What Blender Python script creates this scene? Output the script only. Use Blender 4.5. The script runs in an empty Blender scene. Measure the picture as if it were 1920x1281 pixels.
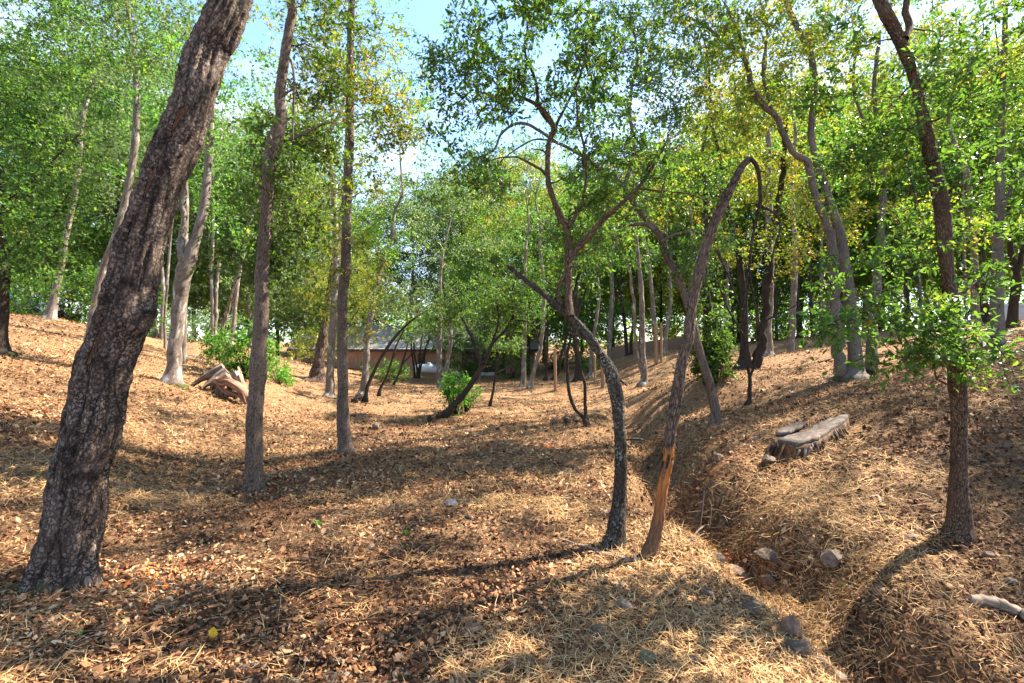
import bpy, math, random
import numpy as np
from mathutils import Vector

SC = bpy.context.scene
random.seed(7)
RNG = np.random.default_rng(11)

# ------------------------------------------------------------------ camera, sky, sun, exposure
FPX, CX, CY, EYE = 907.0, 960.0, 640.0, 1.6      # focal length in pixels of the 1920 wide photograph
cam_d = bpy.data.cameras.new('camera')
cam_d.sensor_width = 36.0
cam_d.lens = 36.0 * FPX / 1920.0
cam_d.clip_end = 2000.0
cam_d.clip_start = 0.05
cam = bpy.data.objects.new('camera', cam_d)
cam.location = (0, 0, EYE)
cam.rotation_euler = (math.radians(90), 0, 0)
SC.collection.objects.link(cam)
SC.camera = cam

SUN_DIR = Vector((0.72, 0.36, 0.0)).normalized()
SUN_EL = math.radians(47)
sun_d = bpy.data.lights.new('sun', 'SUN')
sun_d.energy = 5.0
sun_d.angle = math.radians(0.53)
sun_d.color = (1.0, 0.92, 0.80)
sun = bpy.data.objects.new('sun', sun_d)
to_sun = Vector((SUN_DIR.x * math.cos(SUN_EL), SUN_DIR.y * math.cos(SUN_EL), math.sin(SUN_EL)))
sun.rotation_euler = to_sun.to_track_quat('Z', 'Y').to_euler()
SC.collection.objects.link(sun)

world = bpy.data.worlds.new('World')
SC.world = world
world.use_nodes = True
wn, wl = world.node_tree.nodes, world.node_tree.links
wn.clear()
w_out = wn.new('ShaderNodeOutputWorld')
w_bg = wn.new('ShaderNodeBackground')
w_sky = wn.new('ShaderNodeTexSky')
w_sky.sky_type = 'NISHITA'
w_sky.sun_disc = False
w_sky.sun_elevation = SUN_EL
w_sky.sun_rotation = math.atan2(SUN_DIR.x, SUN_DIR.y)
w_sky.air_density = 1.0
w_sky.dust_density = 0.3
w_sky.ozone_density = 4.0
w_bg.inputs['Strength'].default_value = 0.11
# thin white cloud low in the sky
w_tc = wn.new('ShaderNodeTexCoord')
w_map = wn.new('ShaderNodeMapping'); w_map.inputs['Scale'].default_value = (1.6, 1.6, 4.0)
w_no = wn.new('ShaderNodeTexNoise'); w_no.inputs['Scale'].default_value = 1.7; w_no.inputs['Detail'].default_value = 9
w_no.inputs['Roughness'].default_value = 0.6
w_cr = wn.new('ShaderNodeValToRGB')
w_cr.color_ramp.elements[0].position = 0.42; w_cr.color_ramp.elements[1].position = 0.66
w_sep = wn.new('ShaderNodeSeparateXYZ')
w_mr = wn.new('ShaderNodeMapRange')
w_mr.inputs['From Min'].default_value = 0.72; w_mr.inputs['From Max'].default_value = 0.25
w_mul = wn.new('ShaderNodeMath'); w_mul.operation = 'MULTIPLY'
w_mix = wn.new('ShaderNodeMix'); w_mix.data_type = 'RGBA'
w_mix.inputs['B'].default_value = (3.0, 3.25, 3.6, 1)
wl.new(w_tc.outputs['Generated'], w_map.inputs['Vector'])
wl.new(w_map.outputs['Vector'], w_no.inputs['Vector'])
wl.new(w_no.outputs['Fac'], w_cr.inputs['Fac'])
wl.new(w_tc.outputs['Generated'], w_sep.inputs['Vector'])
wl.new(w_sep.outputs['Z'], w_mr.inputs['Value'])
wl.new(w_cr.outputs['Color'], w_mul.inputs[0]); wl.new(w_mr.outputs['Result'], w_mul.inputs[1])
wl.new(w_mul.outputs[0], w_mix.inputs['Factor'])
wl.new(w_sky.outputs['Color'], w_mix.inputs['A'])
wl.new(w_mix.outputs['Result'], w_bg.inputs['Color'])
wl.new(w_bg.outputs['Background'], w_out.inputs['Surface'])

SC.view_settings.view_transform = 'Standard'
SC.view_settings.look = 'None'
SC.view_settings.gamma = 1.0
SC.view_settings.use_curve_mapping = False
SC.view_settings.exposure = 2.3
SC.cycles.max_bounces = 7
SC.cycles.diffuse_bounces = 4
SC.cycles.transmission_bounces = 5
SC.cycles.glossy_bounces = 2

NLEAF, NSTRAW, NTUFT = 190000, 230000, 75000
SHADE = [(15, 8.5, 3, .62)]      # (x, y, kind, scale) of oaks out of the picture
# ------------------------------------------------------------------ numpy helpers
def _h(ix, iy, iz, s):
    n = (ix.astype(np.int64) * 374761393 + iy.astype(np.int64) * 668265263 + iz.astype(np.int64) * 2147483647 + s * 1274126177) & 0xffffffff
    n = ((n ^ (n >> 13)) * 1274126177) & 0xffffffff
    n = ((n ^ (n >> 16)) * 2246822519) & 0xffffffff
    return ((n ^ (n >> 15)) & 0xffffff) / float(0xffffff)

def noise3(p, s=0):
    i = np.floor(p); f = p - i; f = f * f * (3 - 2 * f)
    r = 0
    for dx in (0, 1):
        for dy in (0, 1):
            for dz in (0, 1):
                w = (f[..., 0] if dx else 1 - f[..., 0]) * (f[..., 1] if dy else 1 - f[..., 1]) * (f[..., 2] if dz else 1 - f[..., 2])
                r = r + w * _h(i[..., 0] + dx, i[..., 1] + dy, i[..., 2] + dz, s)
    return r * 2 - 1

def fbm(p, oct=3, s=0):
    r = 0; a = 1.0; q = np.array(p, float)
    for k in range(oct):
        r = r + a * noise3(q, s + k); q = q * 2.03 + 5.1; a *= 0.5
    return r

def noise2(x, y, sc, oct=2, s=0):
    x = np.asarray(x, float); y = np.asarray(y, float)
    return fbm(np.stack([x * sc, y * sc, np.zeros_like(x) + 0.37], -1), oct, s)

def worley(p, s=0):
    i = np.floor(p)
    f1 = np.full(p.shape[:-1], 9.0); f2 = f1.copy()
    for dx in (-1, 0, 1):
        for dy in (-1, 0, 1):
            for dz in (-1, 0, 1):
                c = i + np.array([dx, dy, dz])
                j = np.stack([_h(c[..., 0], c[..., 1], c[..., 2], s + k) for k in (11, 12, 13)], -1)
                d = np.linalg.norm(c + j - p, axis=-1)
                f2 = np.minimum(f2, np.maximum(f1, d)); f1 = np.minimum(f1, d)
    return f1, f2

def px3(px, py, Y):
    return np.array([(px - CX) / FPX * Y, Y, EYE - (py - CY) / FPX * Y])

def norm(v):
    return v / np.maximum(np.linalg.norm(v, axis=-1, keepdims=True), 1e-9)

def catmull(P, n):
    """P (k,d) control rows -> n rows along a Catmull-Rom spline, spaced evenly in the first 3 columns' length"""
    P = np.asarray(P, float)
    A = np.vstack([2 * P[0] - P[1], P, 2 * P[-1] - P[-2]])
    out = []
    for k in range(len(P) - 1):
        p0, p1, p2, p3 = A[k], A[k + 1], A[k + 2], A[k + 3]
        for t in np.linspace(0, 1, 12, endpoint=False):
            out.append(0.5 * ((2 * p1) + (p2 - p0) * t + (2 * p0 - 5 * p1 + 4 * p2 - p3) * t * t + (3 * p1 - p0 - 3 * p2 + p3) * t ** 3))
    out.append(P[-1]); out = np.array(out)
    d = np.r_[0, np.cumsum(np.linalg.norm(np.diff(out[:, :3], axis=0), axis=1))]
    s = np.linspace(0, d[-1], n)
    return np.stack([np.interp(s, d, out[:, c]) for c in range(out.shape[1])], 1)

class Acc:
    """collects quads with a vector and a float attribute per vertex, then becomes ONE mesh"""
    def __init__(s): s.v = []; s.q = []; s.b = []; s.r = []; s.n = 0
    def add(s, v, q, b=None, r=None):
        v = np.asarray(v, float).reshape(-1, 3)
        s.v.append(v); s.q.append(np.asarray(q, np.int64).reshape(-1, 4) + s.n)
        s.b.append(v if b is None else np.asarray(b, float).reshape(-1, 3))
        s.r.append(np.zeros(len(v)) if r is None else np.broadcast_to(np.asarray(r, float).ravel(), (len(v),)))
        s.n += len(v)
    def mesh(s, name, origin=(0, 0, 0), smooth=True):
        v = np.vstack(s.v) - np.asarray(origin); q = np.vstack(s.q)
        me = bpy.data.meshes.new(name)
        me.vertices.add(len(v)); me.vertices.foreach_set('co', v.astype(np.float32).ravel())
        me.loops.add(q.size); me.loops.foreach_set('vertex_index', q.astype(np.int32).ravel())
        me.polygons.add(len(q)); me.polygons.foreach_set('loop_start', np.arange(0, q.size, 4, dtype=np.int32))
        me.polygons.foreach_set('loop_total', np.full(len(q), 4, np.int32))
        me.update(calc_edges=True)
        me.polygons.foreach_set('use_smooth', np.full(len(q), bool(smooth)))
        a = me.attributes.new('bco', 'FLOAT_VECTOR', 'POINT'); a.data.foreach_set('vector', np.vstack(s.b).astype(np.float32).ravel())
        a = me.attributes.new('rnd', 'FLOAT', 'POINT'); a.data.foreach_set('value', np.concatenate(s.r).astype(np.float32))
        return me

def put(name, me, mat=None, parent=None, loc=None):
    if mat is not None and not me.materials: me.materials.append(mat)
    o = bpy.data.objects.new(name, me); SC.collection.objects.link(o)
    if parent is not None: o.parent = parent
    if loc is not None: o.location = [float(c) for c in loc]
    return o

def tag(o, label=None, cat=None, group=None, kind=None):
    if label: o['label'] = label
    if cat: o['category'] = cat
    if group: o['group'] = group
    if kind: o['kind'] = kind
    return o

def root(name, loc, label, cat, group=None):
    o = bpy.data.objects.new(name, None); SC.collection.objects.link(o)
    o.empty_display_size = 0.2; o.location = [float(c) for c in loc]
    return tag(o, label, cat, group)

def frames(P):
    T = norm(np.gradient(P, axis=-2))
    ref = np.zeros_like(T); ref[..., 1] = -1.0
    B = norm(np.cross(T, ref) + 1e-6)
    N = norm(np.cross(B, T))
    return T, N, B          # N points towards the camera side

def tubes(acc, P, R, sides=6, s0=0.0, rnd=0.0, disp=None, cap=False):
    """P (n,k,3) centre lines, R (n,k) radii -> quads. bco = (x,y around the ring, arc length)"""
    P = np.asarray(P, float); R = np.asarray(R, float)
    if P.ndim == 2: P = P[None]; R = R[None]
    n, k, _ = P.shape
    T, N, B = frames(P)
    a = np.linspace(0, 2 * np.pi, sides, endpoint=False)
    ca, sa = np.cos(a), np.sin(a)
    dirs = N[:, :, None, :] * ca[None, None, :, None] + B[:, :, None, :] * sa[None, None, :, None]
    seg = np.r_['1', np.zeros((n, 1)), np.cumsum(np.linalg.norm(np.diff(P, axis=1), axis=2), axis=1)] + np.asarray(s0).reshape(-1, 1)
    rr = np.repeat(R[:, :, None], sides, 2)
    bco = np.stack([rr * ca[None, None], rr * sa[None, None], np.repeat(seg[:, :, None], sides, 2)], -1)
    rn = np.zeros((n, k, sides)) + np.asarray(rnd, float).reshape(-1, 1, 1)
    if disp is not None:
        d, rn = disp(bco, np.broadcast_to(a, rr.shape), rr)
        rr = rr + d
    V = P[:, :, None, :] + dirs * rr[..., None]
    idx = np.arange(n * k * sides).reshape(n, k, sides)
    q = np.stack([idx[:, :-1], np.roll(idx, -1, 2)[:, :-1], np.roll(idx, -1, 2)[:, 1:], idx[:, 1:]], -1).reshape(-1, 4)
    acc.add(V.reshape(-1, 3), q, bco.reshape(-1, 3), rn.ravel())
    if cap:      # close both ends with a fan collapsed to quads
        for e, rev in ((0, True), (k - 1, False)):
            for b in range(n):
                c = P[b, e] + T[b, e] * (0.25 * R[b, e]) * (1 if e else -1)
                ring = V[b, e]; vv = np.vstack([ring, c[None]])
                ii = np.arange(sides); m = np.full(sides // 2, sides)
                qq = np.stack([ii[0::2][:sides // 2], (ii[0::2] + 1)[:sides // 2] % sides, (ii[0::2] + 2)[:sides // 2] % sides, m], 1)
                if rev: qq = qq[:, ::-1]
                acc.add(vv, qq, np.vstack([bco[b, e], [0, 0, bco[b, e, 0, 2]]]), float(rn[b, e, 0]))

def leaves(acc, C, rad, twigs, per, size, fold=True, flat=0.75, up=0.9, outward=None, wid=0.5, rnd_shift=0.0, twig_acc=None, rng=RNG, twig_r=0.003):
    """leaf clumps: C (n,3) centres, rad (n,) radii. each clump: `twigs` twigs with `per` leaves"""
    C = np.asarray(C, float).reshape(-1, 3); n = len(C)
    rad = np.broadcast_to(np.asarray(rad, float), (n,))
    d = rng.normal(size=(n, twigs, 3)); d[..., 2] *= flat
    if outward is not None: d = d + outward[:, None, :] * 0.8
    d = norm(d)
    L = rad[:, None] * rng.uniform(0.55, 1.25, (n, twigs))
    bend = rng.normal(size=(n, twigs, 3)) * 0.22; bend[..., 2] -= 0.12
    t = rng.uniform(0.12, 1.0, (n, twigs, per))
    pos = C[:, None, None] + (d[:, :, None] * t[..., None] + bend[:, :, None] * (t ** 2)[..., None]) * L[:, :, None, None]
    pos = pos + rng.normal(size=pos.shape) * (0.055 * rad)[:, None, None, None]
    if twig_acc is not None:
        tt = np.linspace(0, 1, 4)
        TP = C[:, None, None] + (d[:, :, None] * tt[None, None, :, None] + bend[:, :, None] * (tt ** 2)[None, None, :, None]) * L[:, :, None, None]
        tubes(twig_acc, TP.reshape(-1, 4, 3), np.broadcast_to(twig_r * np.array([1, .8, .55, .25]), (n * twigs, 4)), 3, 6.0)
    ax = norm(d[:, :, None] * 0.7 + rng.normal(size=pos.shape) * 0.75)
    nr = rng.normal(size=pos.shape) * 0.6; nr[..., 2] += up
    nr = norm(nr)
    w = norm(np.cross(ax, nr) + 1e-6); nr = norm(np.cross(w, ax))
    s = size * rng.uniform(0.55, 1.3, pos.shape[:-1])[..., None]
    cr = rng.uniform(0, 1, (n, 1, 1)) * 0.45 + rng.uniform(0, 1, pos.shape[:-1]) * 0.55 + rnd_shift
    pos = pos.reshape(-1, 3); ax = ax.reshape(-1, 3); nr = nr.reshape(-1, 3); w = w.reshape(-1, 3); s = s.reshape(-1, 1); cr = cr.ravel()
    m = len(pos)
    if fold:
        K = [pos, pos + ax * s * .30 + w * s * wid * .42 + nr * s * .07, pos + ax * s * .72 + w * s * wid * .38 + nr * s * .06,
             pos + ax * s - nr * s * .08, pos + ax * s * .72 - w * s * wid * .38 + nr * s * .06, pos + ax * s * .30 - w * s * wid * .42 + nr * s * .07]
        V = np.stack(K, 1); i = np.arange(m)[:, None] * 6
        q = np.stack([i + [0, 1, 2, 3], i + [0, 3, 4, 5]], 1).reshape(-1, 4)
        acc.add(V.reshape(-1, 3), q, None, np.repeat(cr, 6))
    else:
        V = np.stack([pos, pos + ax * s * .5 + w * s * wid * .55 + nr * s * .08, pos + ax * s, pos + ax * s * .5 - w * s * wid * .55 + nr * s * .08], 1)
        acc.add(V.reshape(-1, 3), (np.arange(m)[:, None] * 4 + np.arange(4)), None, np.repeat(cr, 4))

# ------------------------------------------------------------------ materials
def nodes_of(name):
    m = bpy.data.materials.new(name); m.use_nodes = True
    nt = m.node_tree; nt.nodes.clear()
    return m, nt, nt.nodes, nt.links

def ramp(N, stops):
    r = N.new('ShaderNodeValToRGB'); e = r.color_ramp.elements
    while len(e) < len(stops): e.new(0.5)
    for k, (p, c) in enumerate(stops):
        e[k].position = p; e[k].color = (*c, 1) if len(c) == 3 else c
    return r

def mixc(N, L, f, a, b, mode='MIX'):
    m = N.new('ShaderNodeMix'); m.data_type = 'RGBA'; m.blend_type = mode
    for sock, v in (('Factor', f), ('A', a), ('B', b)):
        if isinstance(v, bpy.types.NodeSocket): L.new(v, m.inputs[sock])
        elif sock == 'Factor': m.inputs[sock].default_value = v
        else: m.inputs[sock].default_value = (*v, 1)
    return m.outputs['Result']

def math_(N, L, op, a, b=None, clamp=False):
    m = N.new('ShaderNodeMath'); m.operation = op; m.use_clamp = clamp
    for k, v in enumerate((a, b)):
        if v is None: continue
        if isinstance(v, bpy.types.NodeSocket): L.new(v, m.inputs[k])
        else: m.inputs[k].default_value = v
    return m.outputs[0]

def noise_n(N, L, vec, scale, detail=4, rough=0.55):
    n = N.new('ShaderNodeTexNoise'); n.inputs['Scale'].default_value = scale
    n.inputs['Detail'].default_value = detail; n.inputs['Roughness'].default_value = rough
    if vec is not None: L.new(vec, n.inputs['Vector'])
    return n.outputs['Fac']

def attr(N, name, out='Vector'):
    a = N.new('ShaderNodeAttribute'); a.attribute_name = name
    return a.outputs[out]

def finish(N, L, color, height=None, rough=0.9, bstr=0.6, bdist=0.01, spec=0.2):
    b = N.new('ShaderNodeBsdfPrincipled')
    if isinstance(color, bpy.types.NodeSocket): L.new(color, b.inputs['Base Color'])
    else: b.inputs['Base Color'].default_value = (*color, 1)
    b.inputs['Roughness'].default_value = rough
    b.inputs['Specular IOR Level'].default_value = spec
    if height is not None:
        bp = N.new('ShaderNodeBump'); bp.inputs['Strength'].default_value = bstr; bp.inputs['Distance'].default_value = bdist
        L.new(height, bp.inputs['Height']); L.new(bp.outputs['Normal'], b.inputs['Normal'])
    o = N.new('ShaderNodeOutputMaterial'); L.new(b.outputs[0], o.inputs['Surface'])
    return b

def scaled(N, L, vec, sc, loc=(0, 0, 0)):
    m = N.new('ShaderNodeMapping'); m.inputs['Scale'].default_value = sc; m.inputs['Location'].default_value = loc
    L.new(vec, m.inputs['Vector']); return m.outputs['Vector']

def bark_mat(name, light, mid, dark, cell=0.02, stretch=0.45, lichen=0.0, moss=0.15, peel=0.0, crack=1.0, pale=0.0, furrow=0.0, wobble=0.9):
    m, nt, N, L = nodes_of(name)
    bco = attr(N, 'bco'); scar = attr(N, 'rnd', 'Fac')
    wob = N.new('ShaderNodeVectorMath'); wob.operation = 'ADD'
    nz = N.new('ShaderNodeTexNoise'); nz.inputs['Scale'].default_value = 0.8 / cell; nz.inputs['Detail'].default_value = 4; nz.inputs['Roughness'].default_value = 0.7; L.new(bco, nz.inputs['Vector'])
    sc_ = N.new('ShaderNodeVectorMath'); sc_.operation = 'SCALE'; sc_.inputs['Scale'].default_value = cell * wobble
    L.new(nz.outputs['Color'], sc_.inputs[0]); L.new(bco, wob.inputs[0]); L.new(sc_.outputs[0], wob.inputs[1])
    v = N.new('ShaderNodeTexVoronoi'); v.feature = 'DISTANCE_TO_EDGE'; v.inputs['Scale'].default_value = 1.0 / cell
    L.new(scaled(N, L, wob.outputs[0], (1, 1, stretch)), v.inputs['Vector'])
    v2 = N.new('ShaderNodeTexVoronoi'); v2.feature = 'F1'; v2.inputs['Scale'].default_value = 1.0 / cell
    L.new(scaled(N, L, wob.outputs[0], (1, 1, stretch)), v2.inputs['Vector'])
    edge = ramp(N, [(0.0, (0, 0, 0)), (0.16, (1, 1, 1))]); L.new(v.outputs['Distance'], edge.inputs['Fac'])
    big = noise_n(N, L, scaled(N, L, bco, (1, 1, 0.5)), 5.0, 4)
    fine = noise_n(N, L, scaled(N, L, bco, (1, 1, 0.3)), 90.0, 4, 0.65)
    bigr = ramp(N, [(0.32, (0, 0, 0)), (0.68, (1, 1, 1))]); L.new(big, bigr.inputs['Fac'])
    col = mixc(N, L, bigr.outputs['Color'], mid, light)
    sepc = N.new('ShaderNodeSeparateColor'); L.new(v2.outputs['Color'], sepc.inputs[0])
    col = mixc(N, L, math_(N, L, 'MULTIPLY', sepc.outputs[0], 0.45), col, mid)
    fr = ramp(N, [(0.3, (0.45, 0.45, 0.45)), (0.7, (1.35, 1.3, 1.25))]); L.new(fine, fr.inputs['Fac'])
    col = mixc(N, L, 1.0, col, fr.outputs['Color'], 'MULTIPLY')
    cvar = ramp(N, [(0.35, (0.35, 0.35, 0.35)), (0.6, (1, 1, 1))]); L.new(noise_n(N, L, scaled(N, L, bco, (1, 1, 0.4)), 7.5, 3, 0.6), cvar.inputs['Fac'])
    inv = math_(N, L, 'MULTIPLY', math_(N, L, 'MULTIPLY', math_(N, L, 'SUBTRACT', 1.0, edge.outputs['Color']), crack), cvar.outputs['Color'])
    if furrow > 0:
        vf = N.new('ShaderNodeTexVoronoi'); vf.feature = 'DISTANCE_TO_EDGE'; vf.inputs['Scale'].default_value = 1.0 / furrow
        L.new(scaled(N, L, wob.outputs[0], (1, 1, 0.16), (3, 1, 2)), vf.inputs['Vector'])
        fe = ramp(N, [(0.0, (1, 1, 1)), (0.10, (0, 0, 0))]); L.new(vf.outputs['Distance'], fe.inputs['Fac'])
        inv = math_(N, L, 'MAXIMUM', inv, math_(N, L, 'MULTIPLY', fe.outputs['Color'], 0.9))
    col = mixc(N, L, inv, col, dark)
    if pale > 0:
        pn = noise_n(N, L, scaled(N, L, bco, (1, 1, 0.35)), 9.0, 5, 0.6)
        pr = ramp(N, [(0.60 - pale * .2, (0, 0, 0)), (0.66, (1, 1, 1))]); L.new(pn, pr.inputs['Fac'])
        col = mixc(N, L, math_(N, L, 'MULTIPLY', pr.outputs['Color'], 0.75), col, tuple(min(0.5, c * 2.0) for c in light))
    if lichen > 0:
        ln = noise_n(N, L, bco, 48.0, 3, 0.6)
        lr = ramp(N, [(0.66 - 0.12 * lichen, (0, 0, 0)), (0.70 - 0.10 * lichen, (1, 1, 1))]); L.new(ln, lr.inputs['Fac'])
        l2 = ramp(N, [(0.45, (0, 0, 0)), (0.6, (1, 1, 1))]); L.new(noise_n(N, L, bco, 3.2, 2), l2.inputs['Fac'])
        col = mixc(N, L, math_(N, L, 'MULTIPLY', lr.outputs['Color'], l2.outputs['Color']), col, (0.27, 0.28, 0.21))
    h = math_(N, L, 'ADD', math_(N, L, 'MULTIPLY', edge.outputs['Color'], 0.6 * crack), math_(N, L, 'MULTIPLY', fine, 0.5))
    gk = ramp(N, [(0.12, (0, 0, 0)), (0.36, (1, 1, 1)), (0.43, (1, 1, 1)), (0.55, (0, 0, 0))]); L.new(scar, gk.inputs['Fac'])
    col = mixc(N, L, math_(N, L, 'MULTIPLY', gk.outputs['Color'], 0.9), col, dark)
    # the "rnd" attribute marks torn, reddish inner bark
    sn = math_(N, L, 'MULTIPLY', scar, 1.0)
    sr = ramp(N, [(0.68, (0, 0, 0)), (0.80, (1, 1, 1))])
    L.new(math_(N, L, 'ADD', sn, math_(N, L, 'MULTIPLY', math_(N, L, 'SUBTRACT', fine, 0.5), 0.5)), sr.inputs['Fac'])
    col = mixc(N, L, sr.outputs['Color'], col, mixc(N, L, fine, (0.035, 0.015, 0.008), (0.26, 0.11, 0.05)))
    sep = N.new('ShaderNodeSeparateXYZ'); L.new(bco, sep.inputs[0])
    if peel > 0:
        pz = math_(N, L, 'ADD', sep.outputs[2], math_(N, L, 'MULTIPLY', math_(N, L, 'SUBTRACT', noise_n(N, L, scaled(N, L, bco, (1, 1, 0.3)), 22, 3), 0.5), 0.35))
        pk = ramp(N, [(0, (1, 1, 1)), (0.03, (0, 0, 0))])
        L.new(math_(N, L, 'SUBTRACT', pz, peel), pk.inputs['Fac'])
        low = ramp(N, [(0.18, (0.16, 0.085, 0.045)), (0.55, (0.42, 0.15, 0.04))]); L.new(sep.outputs[2], low.inputs['Fac'])
        grain = noise_n(N, L, scaled(N, L, bco, (1, 1, 0.04)), 160, 4, 0.7)
        gr = ramp(N, [(0.35, (0.35, 0.3, 0.25)), (0.62, (1.25, 1.25, 1.25))]); L.new(grain, gr.inputs['Fac'])
        col = mixc(N, L, pk.outputs['Color'], col, mixc(N, L, 1.0, low.outputs['Color'], gr.outputs['Color'], 'MULTIPLY'))
        h = math_(N, L, 'MULTIPLY', h, math_(N, L, 'SUBTRACT', 1.0, math_(N, L, 'MULTIPLY', pk.outputs['Color'], 0.85)))
    if moss > 0:
        mz = math_(N, L, 'SUBTRACT', moss, sep.outputs[2])
        mk = ramp(N, [(0.5, (0, 0, 0)), (0.62, (1, 1, 1))])
        L.new(math_(N, L, 'ADD', math_(N, L, 'ADD', math_(N, L, 'MULTIPLY', mz, 1.6), 0.08), math_(N, L, 'MULTIPLY', noise_n(N, L, bco, 11, 3), 0.55)), mk.inputs['Fac'])
        col = mixc(N, L, mk.outputs['Color'], col, mixc(N, L, fine, (0.025, 0.028, 0.008), (0.10, 0.10, 0.02)))
    finish(N, L, col, h, 0.92, 1.0, cell * 0.5, 0.15)
    return m

def leaf_mat(name, stops, trans, gloss=0.25, tfac=0.42):
    m, nt, N, L = nodes_of(name)
    r = attr(N, 'rnd', 'Fac')
    cr = ramp(N, stops); L.new(r, cr.inputs['Fac'])
    oi = N.new('ShaderNodeObjectInfo')
    hs = N.new('ShaderNodeHueSaturation'); L.new(cr.outputs['Color'], hs.inputs['Color'])
    L.new(math_(N, L, 'ADD', 0.8, math_(N, L, 'MULTIPLY', oi.outputs['Random'], 0.4)), hs.inputs['Value'])
    L.new(math_(N, L, 'ADD', 0.488, math_(N, L, 'MULTIPLY', oi.outputs['Random'], 0.024)), hs.inputs['Hue'])
    b = N.new('ShaderNodeBsdfPrincipled'); L.new(hs.outputs['Color'], b.inputs['Base Color'])
    b.inputs['Roughness'].default_value = 0.42; b.inputs['Specular IOR Level'].default_value = gloss
    t = N.new('ShaderNodeBsdfTranslucent')
    L.new(mixc(N, L, 1.0, hs.outputs['Color'], trans, 'MULTIPLY'), t.inputs['Color'])
    mx = N.new('ShaderNodeMixShader'); mx.inputs[0].default_value = tfac
    L.new(b.outputs[0], mx.inputs[1]); L.new(t.outputs[0], mx.inputs[2])
    o = N.new('ShaderNodeOutputMaterial'); L.new(mx.outputs[0], o.inputs['Surface'])
    return m

BARK = {
    'hero': bark_mat('bark_plated_brown', (0.27, 0.205, 0.16), (0.125, 0.085, 0.062), (0.006, 0.004, 0.003), 0.022, 0.6, 0.12, 0.12, pale=0.0, furrow=0.10, wobble=2.6),
    'brown': bark_mat('bark_grey_brown', (0.25, 0.19, 0.145), (0.13, 0.09, 0.065), (0.03, 0.02, 0.014), 0.014, 0.35, 0.0, 0.06, crack=.8),
    'grey': bark_mat('bark_pale_grey', (0.27, 0.225, 0.18), (0.155, 0.12, 0.095), (0.05, 0.035, 0.028), 0.016, 0.3, 0.15, 0.10, crack=.6, pale=0.3),
    'dark': bark_mat('bark_dark', (0.10, 0.075, 0.055), (0.045, 0.032, 0.024), (0.01, 0.007, 0.005), 0.014, 0.4, 0.0, 0.05),
    'lichen': bark_mat('bark_dark_lichened', (0.12, 0.095, 0.07), (0.05, 0.037, 0.028), (0.01, 0.007, 0.005), 0.015, 0.35, 0.95, 0.02),
    'peel': bark_mat('bark_split_grey', (0.24, 0.17, 0.13), (0.12, 0.08, 0.055), (0.025, 0.017, 0.012), 0.016, 0.2, 0.1, 0.0, peel=0.80),
    'oak': bark_mat('bark_small_scales', (0.20, 0.13, 0.08), (0.10, 0.06, 0.04), (0.014, 0.009, 0.006), 0.013, 0.4, 0.0, 0.03),
    'pine': bark_mat('bark_furrowed', (0.22, 0.15, 0.11), (0.12, 0.08, 0.06), (0.015, 0.01, 0.008), 0.06, 0.25, 0.0, 0.0),
    'scaly': bark_mat('bark_fine_pale_scales', (0.27, 0.225, 0.185), (0.15, 0.12, 0.10), (0.045, 0.033, 0.027), 0.02, 0.7, 0.0, 0.12, crack=.7),
}
G1, G2, G3, YL, OR = (0.028, 0.068, 0.013), (0.06, 0.13, 0.024), (0.10, 0.185, 0.038), (0.36, 0.30, 0.03), (0.40, 0.13, 0.03)
LEAF = {
    'green': leaf_mat('leaf_green', [(0.0, G1), (0.45, G2), (0.80, G3), (0.96, (0.2, 0.24, 0.03)), (1.0, OR)], (2.3, 2.3, 1.0)),
    'deep': leaf_mat('leaf_deep_green', [(0.0, (0.022, 0.055, 0.010)), (0.5, (0.055, 0.115, 0.015)), (0.93, (0.12, 0.19, 0.025)), (1.0, (0.3, 0.16, 0.03))], (2.3, 2.3, 0.9), 0.35),
    'yellow': leaf_mat('leaf_yellow_green', [(0.0, (0.05, 0.10, 0.015)), (0.4, (0.13, 0.20, 0.025)), (0.75, (0.30, 0.30, 0.035)), (1.0, (0.45, 0.22, 0.03))], (1.7, 1.6, 0.7)),
    'pale': leaf_mat('leaf_pale_green', [(0.0, (0.05, 0.09, 0.035)), (0.5, (0.10, 0.16, 0.065)), (0.95, (0.18, 0.235, 0.10)), (1.0, (0.36, 0.22, 0.05))], (1.9, 1.9, 1.0), 0.3),
    'bush': leaf_mat('leaf_bright_shrub', [(0.0, (0.04, 0.12, 0.015)), (0.5, (0.09, 0.24, 0.03)), (1.0, (0.17, 0.34, 0.05))], (1.8, 1.9, 0.7)),
}

# ------------------------------------------------------------------ the trees, traced: (x, y, width) in photograph pixels at distance Y metres
T = []
def tree(label, bark, Y, tr, dY=0.0, limbs=(), ext=None, top=None, blobs=(), leaf='green', ls=0.06, tw=8, per=8, fold=False, name='oak_tree', group=None, cr=0.5, cat='tree', detail=0, tw_geo=False, stub=False, mul=1.9):
    T.append(dict(label=label, bark=bark, Y=Y, tr=tr, dY=dY, limbs=limbs, ext=ext, top=top, blobs=blobs, leaf=leaf, ls=ls, tw=tw,
                  per=per, fold=fold, name=name, group=group, cr=cr, cat=cat, detail=detail, tw_geo=tw_geo, stub=stub, mul=mul))

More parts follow.
